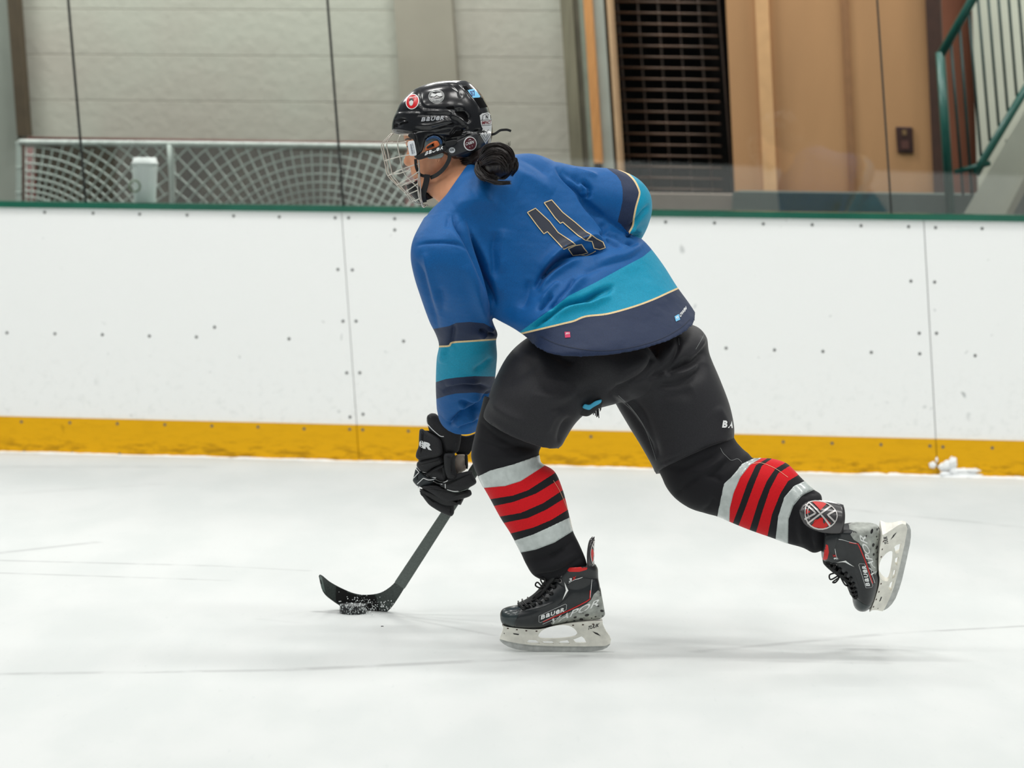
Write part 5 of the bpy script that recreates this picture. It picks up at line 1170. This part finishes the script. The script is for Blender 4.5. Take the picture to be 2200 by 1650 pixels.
tg_tree = bvh(V, Fc); dg = Decals(tg_tree, heel_cast, sk, .0008)
zc_ = (1403-1190)/SS; zt = lambda a, b: (a, zc_+b)
def mk(pts): return [zt(a, b) for a, b in pts]
def stripl(pts, wd):
    P = np.array(pts, float); P = np.vstack([P[i]+(P[i+1]-P[i])*t for i in range(len(P)-1) for t in np.linspace(0, 1, 8, endpoint=False)]+[P[-1:]]); T = np.gradient(P, axis=0); T /= np.linalg.norm(T, axis=1, keepdims=True)+1e-9; Nn = np.stack([-T[:, 1], T[:, 0]], 1)
    n = len(P); return np.vstack([P+Nn*wd/2, P-Nn*wd/2]), [(i, i+1, n+i+1, n+i) for i in range(n-1)]
def gmarks(name, m, lines, wd, lift):
    VV = []; FF = []; k = 0
    for l in lines:
        V_, F_ = stripl(mk(l), wd); VV.append(V_); FF += [tuple(i+k for i in f) for f in F_]; k += len(V_)
    dg._fin(name, m, np.vstack(VV), FF, lift, None)
m_sil = mat('guard_silver', (206, 202, 200), rough=.25, metal=.3)
gmarks('guard_line', m_sil, [[(-.0205, .028), (0, .003), (.0205, .028)], [(-.0205, -.023), (0, .003), (.0205, -.023)], [(-.014, .036), (-.003, .018), (0, .014), (.003, .018), (.014, .036)], [(-.011, -.03), (0, -.013), (.011, -.03)]], .0034, .0006)
gmarks('guard_rim', m_sil, [[(.027*math.cos(a), .002+.036*math.sin(a)) for a in np.linspace(0, 2*math.pi, 25)]], .0022, .0006)
gmarks('guard_edge_line', m_sil, [[(.021*math.cos(a), .002+.030*math.sin(a)) for a in np.linspace(.9, 2.2, 8)]], .0016, .0006)
for sg_ in (-1, 1): dg.poly('guard_red', m_redp, [mk([(sg_*.025, .021), (sg_*.007, .003), (sg_*.025, -.015)])], maxe=.006, lift=.0004, label='red panel of the guard')
dg.poly('guard_emblem', m_redp, [mk([(-.005, .035), (.005, .035), (0, .026)])], maxe=None, lift=.0006)
dhl = Decals(tr_b, heel_cast, sk, .0007)
dhl.poly('heel_panel', m_scuff, [[(-.026, .095), (.026, .095), (.024, .15), (.012, .172), (-.012, .172), (-.024, .15)]], maxe=.006, label='grey scuffed back of the heel')
dhl.strokes('heel_line', m_blackm, [[(-.022, .1), (-.02, .135), (0, .15), (.02, .135), (.022, .1)]], .0016, lift=.0004) if False else None
dg2 = Decals(tg_tree, loc_cast, sk, .0006); dg2.poly('guard_edge_red', m_redp, [K_([(1345, 210), (1375, 230), (1385, 330), (1375, 400), (1350, 350)])], maxe=4)
# holder and runner: profile plates with openings
def profile(outer, holes, th, bev, m, name, taper=None):
    cu = bpy.data.curves.new('t', 'CURVE'); cu.dimensions = '2D'; cu.fill_mode = 'BOTH'; cu.extrude = th/2*SS
    for pl in [outer]+holes:
        s = cu.splines.new('POLY'); s.points.add(len(pl)-1); s.use_cyclic_u = True
        for i, (x, y) in enumerate(pl): s.points[i].co = (x-1190, 1403-y, 0, 1)
    V, Fc = curve_mesh(cu, 6.0 if taper else None); V = V/SS; P = np.stack([V[:, 0], -V[:, 2], V[:, 1]], 1)
    if taper: P[:, 1] *= taper(P[:, 2])
    o = link(name, P, Fc, m, sk, False); bevel(o, bev, 2, .9); return o
out_h = spline(K_([(222, 1200), (300, 1222), (500, 1245), (700, 1250), (900, 1200), (1100, 1165), (1300, 1145), (1500, 1140)]), 3)
out_h = [tuple(p) for p in out_h]+K_([(1505, 1200), (1540, 1270), (1590, 1340), (1612, 1390), (1600, 1440), (1540, 1468), (1300, 1475), (900, 1475), (600, 1462), (420, 1440), (280, 1412), (192, 1385), (200, 1350), (225, 1290), (240, 1230)])
big = [tuple(p) for p in spline(K_([(740, 1262), (820, 1220), (940, 1195), (1050, 1195), (1120, 1225), (1165, 1270), (1180, 1315), (1150, 1345), (1040, 1368), (900, 1378), (760, 1380), (695, 1368), (685, 1335), (710, 1290), (738, 1264)]), 3)]
hl = [K_([(530, 1437), (562, 1396), (655, 1400), (708, 1442)]), K_([(757, 1442), (722, 1412), (862, 1412), (884, 1442)]), K_([(945, 1440), (962, 1410), (1055, 1396), (1090, 1438)]), K_([(1162, 1434), (1125, 1392), (1235, 1345), (1270, 1372), (1300, 1432)])]
ztop = (1403-1345)/SS
profile(out_h, [big]+hl, .014, .0014, m_wsk, 'blade_holder', taper=lambda z: 1+2.2*np.clip((z-.034)/(ztop-.034), 0, 1.4)**1.6)
run_o = K_([(190, 1388), (280, 1414), (420, 1442), (600, 1464), (900, 1477), (1300, 1477), (1540, 1470), (1602, 1440), (1600, 1452), (1560, 1495), (1500, 1522), (1400, 1540), (1300, 1549), (1000, 1551), (700, 1549), (560, 1540), (400, 1520), (300, 1488), (235, 1450), (195, 1412)])
profile(run_o, [], .0042, .0006, m_steel, 'blade_runner')
hs_o = [o for o in COL.objects if o.name.startswith('blade_holder')][-1]; dho = Decals(bvh([v.co[:] for v in hs_o.data.vertices], [tuple(p.vertices) for p in hs_o.data.polygons]), loc_cast, sk, .0005)
dho.text('lettering', m_drk, "TUUK", K_([(1312, 1258)])[0], (24, -8), (1.5, -9), bold=3, shear=.2, label='black lettering on the blade holder')
dho.poly('rivet', mat('rivet_brown', (70, 44, 36), rough=.5), [K_(ellipse(x, y, 14, 9, 0, 8)) for x, y in ((295, 1240), (410, 1258), (530, 1272), (660, 1277), (1125, 1192), (1250, 1184), (1380, 1175))], maxe=None)
dho.poly('scuff_mark', m_drk, [K_([(1370, 1275), (1440, 1300), (1480, 1340), (1410, 1310)]), K_([(360, 1305), (440, 1318), (430, 1332), (370, 1322)]), K_([(1240, 1340), (1275, 1355), (1300, 1420), (1270, 1400)]), K_([(240, 1310), (250, 1300), (256, 1320)])], maxe=None)
# place the near skate: frame origin is the runner's contact point
sk_parts = [o for o in COL.objects if o.parent is sk]
M_near = Matrix.Translation(Vector((float(foot0[0]), float(YS), 0)))@Matrix.Rotation(math.radians(-.3), 4, 'Y')
def place(root, M): 
    root.parent = PER; root.matrix_parent_inverse = PARW[PER.name].inverted(); root.matrix_basis = M
for o in sk_parts: o.matrix_parent_inverse = Matrix.Identity(4)
place(sk, M_near)
sk2 = sk.copy(); COL.objects.link(sk2); sk2['label'] = 'black skate boot of the raised rear foot, toe pointing down'
Xh = Vector((.105, -.50, .86)).normalized(); Zu = Vector((-.992, -.02, .0)); Zu = (Zu-Xh*Zu.dot(Xh)).normalized(); Yl = Zu.cross(Xh)
Rm = Matrix((Xh, Yl, Zu)).transposed().to_4x4()
anchor_l = Vector(((1190-1190)/SS, 0, (1403-1338)/SS)); anchor_w = Vector(W(1880, 1216, .06))
M_rear = Matrix.Translation(anchor_w)@Rm@Matrix.Translation(-anchor_l)
place(sk2, M_rear)
for o in sk_parts:
    c = o.copy(); COL.objects.link(c); c.parent = sk2; c.matrix_parent_inverse = Matrix.Identity(4)
    if o.name.startswith(('tendon_guard', 'guard_line', 'guard_red', 'guard_emblem', 'guard_rim', 'guard_edge_line', 'guard_edge_red')):   # folded back and turned on the raised foot
        gb = Vector(((1277-1190)/SS, 0, (1403-1226)/SS))
        c.matrix_basis = Matrix.Translation(gb+Vector((.045, 0, -.022)))@Matrix.Rotation(math.radians(-38), 4, 'Z')@Matrix.Rotation(math.radians(14), 4, 'Y')@Matrix.Diagonal((1.3, 1.42, 1.3, 1))@Matrix.Translation(-gb)
# ================================================================== gloves
GD = .5
Z_ = lambda pts: zz(870, 870, 6.6, pts)
gl = link('glove', *(lambda v, f: (Wn(v), f))(*loft([(912, 925, 990, 925, GD-.02, GD-.02, .035), (905, 950, 985, 955, GD, GD, .036), (900, 980, 975, 985, GD+.01, GD+.01, .036), (898, 1010, 985, 1010, GD+.01, GD+.01, .034), (903, 1035, 1000, 1035, GD+.01, GD+.01, .034), (912, 1055, 1000, 1062, GD+.015, GD+.015, .032), (928, 1075, 990, 1085, GD+.02, GD+.02, .028)], n=40)), m_glovem, PER)
gl['label'] = 'black hockey glove gripping the stick'
def g(nm, pts, d, th, bv, m=m_glovem, tilt=None): return slab(Z_(pts), GD+d, th, bv, m, nm, gl, tilt=tilt)
cuff = g('cuff', [(305, 160), (365, 115), (445, 120), (520, 220), (590, 300), (700, 325), (800, 380), (795, 500), (755, 690), (560, 675), (520, 520), (440, 450), (340, 370), (320, 260)], -.045, .05, .013)
bk = g('back_pad', [(205, 350), (240, 332), (300, 375), (420, 425), (520, 505), (540, 690), (470, 740), (330, 765), (200, 785), (150, 740), (160, 670), (195, 590), (198, 450)], -.052, .04, .012, tilt=(-.35, 0))
g('knuckle_roll', [(175, 800), (330, 760), (500, 710), (545, 790), (520, 840), (400, 885), (310, 965), (225, 945), (160, 870)], -.048, .042, .013, tilt=(-.3, 0))
g('knuckle_roll', [(300, 965), (420, 885), (550, 825), (590, 900), (600, 1050), (560, 1090), (440, 1045), (280, 1000)], -.05, .038, .011, tilt=(-.2, 0))
g('hand_side', [(160, 860), (250, 965), (300, 1010), (440, 1045), (420, 1090), (330, 1160), (190, 1170), (110, 1085), (115, 1045)], -.03, .05, .012, mat('glove_slate', (34, 42, 46), rough=.5, var=.2, vscale=200), tilt=(-.4, 0))
g('thumb', [(545, 690), (630, 680), (722, 700), (705, 860), (735, 975), (735, 1020), (690, 1060), (600, 1045), (560, 900)], -.075, .034, .012)
g('palm', [(700, 705), (860, 695), (862, 780), (850, 860), (875, 868), (870, 915), (800, 960), (740, 985), (690, 880)], -.03, .03, .006, mat('palm_tan', (190, 178, 164), rough=.7, var=.15, vscale=60))
g('wrist_strap', [(845, 700), (890, 690), (897, 905), (868, 910), (868, 865), (848, 855)], -.04, .012, .003, m_blackm)
g('wrist_flap', [(700, 400), (880, 450), (1090, 360), (1030, 520), (960, 620), (900, 720), (720, 710), (700, 560)], -.012, .02, .005)
g('finger', [(600, 1050), (720, 975), (960, 922), (965, 985), (990, 1020), (1025, 1110), (900, 1180), (770, 1232), (580, 1192), (480, 1140), (560, 1090)], -.07, .034, .012, tilt=(-.1, 0))
g('finger', [(200, 1160), (420, 1130), (600, 1205), (700, 1240), (780, 1230), (925, 1190), (955, 1268), (900, 1310), (600, 1385), (500, 1340), (340, 1230)], -.058, .034, .012, tilt=(-.1, 0))
g('finger', [(185, 1180), (280, 1200), (430, 1290), (560, 1370), (690, 1372), (820, 1330), (800, 1400), (690, 1430), (520, 1410), (330, 1310)], -.045, .034, .011, tilt=(-.1, 0))
g('finger', [(190, 1200), (280, 1240), (430, 1330), (560, 1385), (700, 1390), (700, 1540), (655, 1590), (500, 1520), (345, 1425), (270, 1330)], -.035, .036, .012)
g('palm', [(690, 1365), (790, 1340), (800, 1370), (770, 1400), (700, 1425)], -.015, .02, .004, bpy.data.materials['palm_tan'])
def allgeo(root):
    V = []; Fc = []; k = 0
    for o in [root]+list(root.children):
        V += [tuple(v.co) for v in o.data.vertices]; Fc += [tuple(i+k for i in p.vertices) for p in o.data.polygons]; k = len(V)
    return V, Fc
bpy.context.view_layer.update()
dgl = Decals(bvh(*allgeo(gl)), cam_cast, gl, .001)
dgl.text('lettering', m_white, 'R', Z_([(252, 615)])[0], (19.5, 4.5), (2.5, -14.5), bold=6, label='white lettering on the glove')
dgl.text('lettering', m_white, 'e', Z_([(204, 600)])[0], (9, 1.5), (.5, -15), bold=6)
tgv = bvh(*allgeo(gl))
pipes('piping', m_white, [Z_([(322, 275), (380, 340), (470, 420), (510, 445), (552, 448)]), Z_([(312, 170), (310, 230), (322, 275)]), Z_([(165, 870), (225, 940), (310, 960)]), Z_([(155, 905), (200, 955)]), Z_([(200, 955), (120, 1040)]), Z_([(272, 990), (350, 1020), (440, 1035)]),
  Z_([(175, 1120), (262, 1038)]), Z_([(262, 1038), (340, 1065), (430, 1050)]), Z_([(430, 1055), (500, 1085), (560, 1095), (608, 1072)]), Z_([(400, 1078), (460, 1110), (530, 1125)]), Z_([(572, 1120), (573, 1190)]), Z_([(573, 1190), (680, 1222), (760, 1222)]), Z_([(180, 1175), (215, 1155)])], .0012, tgv, gl, label='white piping')
pipes('seam', mat('piping_grey', (150, 165, 158), rough=.5), [Z_([(600, 1205), (700, 1232), (790, 1225), (910, 1180)])], .0008, tgv, gl)
# other glove, on the top hand, hidden behind the waist
dx3 = W(1262, 672, .40)-W(950, 985, GD)
gl2 = gl.copy(); gl2.data = gl.data.copy(); COL.objects.link(gl2); gl2['label'] = 'black hockey glove of the top hand'; setpar(gl2, PER)
gl2.matrix_basis = Matrix.Translation(Vector(dx3))
for o in list(gl.children):
    if o.name.split('.')[0] in ('cuff', 'back_pad', 'knuckle_roll', 'hand_side', 'thumb', 'finger'):
        c = o.copy(); COL.objects.link(c); c.parent = gl2; c.matrix_parent_inverse = Matrix.Identity(4)
# ================================================================== stick and puck
T_ = lambda pts: zz(660, 1060, 5.5, pts)
heel_d = float(ice(820, 1319)[1]-YS)-.01
SD = lambda py: heel_d+(GD+.045-heel_d)*(1300-py)/(1300-1085)
m_stick = mat('stick_graphite', (92, 100, 96), rough=.5, var=.18, vscale=260, spec=.35)
se = empty('hockey_stick', ice(820, 1319)); tag(se, 'dark grey hockey stick held low with its blade on the puck', 'stick')
# shaft: rectangular tube between two image lines
e1 = [(947, 1102), (1238, 715-10)]; L1 = np.array([854.5, 1244]); L2 = np.array([947, 1102]); R1 = np.array([874.5, 1253]); R2 = np.array([969, 1110])
ud = (L2-L1)/np.linalg.norm(L2-L1)
sec = []
for t in (-12, 60, 170, 300, 450, 600, 650):
    c_ = (L1+R1)/2+ud*t; nrm = np.array([-ud[1], ud[0]]); hw = 13.0-1.8*min(1, max(0, t)/160)
    d_ = SD(c_[1]); a = c_-nrm*hw; b = c_+nrm*hw; th = .0095
    sec.append([W(a[0], a[1], d_-th), W(b[0], b[1], d_-th), W(b[0], b[1], d_+th), W(a[0], a[1], d_+th)])
V = [p for s_ in sec for p in s_]; n = len(sec); Fc = [(4*i+j, 4*i+(j+1) % 4, 4*i+4+(j+1) % 4, 4*i+4+j) for i in range(n-1) for j in range(4)]+[(3, 2, 1, 0), (4*n-4, 4*n-3, 4*n-2, 4*n-1)]
sh = link('shaft', V, Fc, m_stick, se, False); bevel(sh, .003, 2)
# blade: upper and lower outline pairs from heel to toe, curling towards the camera at the toe
topc = spline(T_([(1163, 870), (1075, 1003), (985, 1100), (860, 1175), (700, 1198), (560, 1182), (410, 1122), (270, 1045), (185, 975), (150, 958)]), 4)
botc = spline(T_([(1268, 930), (1172, 1080), (1060, 1260), (960, 1385), (850, 1428), (700, 1430), (480, 1375), (300, 1270), (185, 1160), (136, 975)]), 4)
V = []; n = len(topc)
for i in range(n):
    t = i/(n-1); curl = .075*max(0, (t-.6)/.4)**2-.1*min(1, t*1.7)
    for (x, y), in ((topc[i],), (botc[i],)):
        d0 = SD(min(y, 1300))-curl-.0*t
        V.append(W(x, y, d0-.005)); V.append(W(x, y, d0+.005))
Fc = []
for i in range(n-1):
    a = 4*i; b = 4*i+4; Fc += [(a, b, b+2, a+2), (a+1, a+3, b+3, b+1), (a, a+1, b+1, b), (a+2, b+2, b+3, a+3)]
Fc += [(0, 2, 3, 1), (4*n-4, 4*n-3, 4*n-1, 4*n-2)]
bl = link('blade', V, Fc, mat('blade_grey', (62, 70, 67), rough=.55, var=.35, vscale=220), se, True); 
for p in bl.data.polygons: p.use_smooth = False
dbl = Decals(bvh(V, Fc), cam_cast, se, .0012)
dbl.poly('tape_wrap', mat('tape_black', (10, 11, 12), rough=.75, var=.3, vscale=300), [T_([(340, 1100), (470, 1150), (600, 1190), (800, 1203), (848, 1320), (850, 1405), (600, 1390), (420, 1330), (340, 1280)])], maxe=6)
dbl.poly('toe_edge', mat('toe_edge_grey', (112, 128, 122), rough=.5), [T_([(150, 965), (170, 990), (195, 1090), (215, 1175), (180, 1140), (150, 1050), (140, 985)])], maxe=6)
rs = np.random.RandomState(4); pl = []
for k in range(150):
    x = rs.normal(760, 200); y = rs.normal(1330, 62)
    if 340 < x < 1020 and 1200 < y < 1425: r_ = rs.uniform(2, 6.5); pl.append(T_(ellipse(x, y, r_, r_, 0, 6)))
dbl.poly('snow_speck', mat('snow_spray', (235, 240, 240), rough=.6), pl, maxe=None, lift=.001)
# puck
pc = ice(757, 1321); PR = .0381; pcx = pc[0]; pcy = pc[1]+PR
pk = empty('puck', (pcx, pcy, 0)); tag(pk, 'black snow-dusted puck on the ice under the stick blade', 'puck')
mb = lathe([(PR-.002, 0), (PR, .002), (PR, .0234), (PR-.002, .0254)], (pcx, pcy, 0), 48)
mp = mat('puck_rubber', (22, 24, 26), rough=.6); q = N(mp); tc = q.n('ShaderNodeTexCoord').outputs['Object']
cz = q.rng(q.noise(tc, 170, 4, .7), .54, .6, 0, .9); q.put(q.b.inputs['Base Color'], q.mix(cz, lin((22, 24, 26)), lin((214, 222, 222))))
mb.build('puck_body', mp, pk, True)
mb = MB()
rs = np.random.RandomState(8)
for k in range(170):
    x = rs.normal(775, 34); y = rs.normal(1306, 12)
    if not (728 < x < 850 and y < 1321): continue
    r_ = rs.uniform(.0006, .0018); V, Fc = blob(W(x, y, pc[1]-YS-.02+rs.uniform(-.03, .01)), (r_, r_, r_), k, 3); mb.add(V, Fc)
tag(mb.build('snow_spray', bpy.data.materials['snow_spray'], None, True), 'fine white snow spray around the puck and stick blade', 'snow', kind='stuff')
tag(MB().add(*blob(W(821, 1346, ice(821, 1346)[1]-YS), (.004, .004, .002), 2, 6)).build('rubber_crumb', m_blackm), 'tiny black crumb lying on the ice below the stick blade', 'debris')
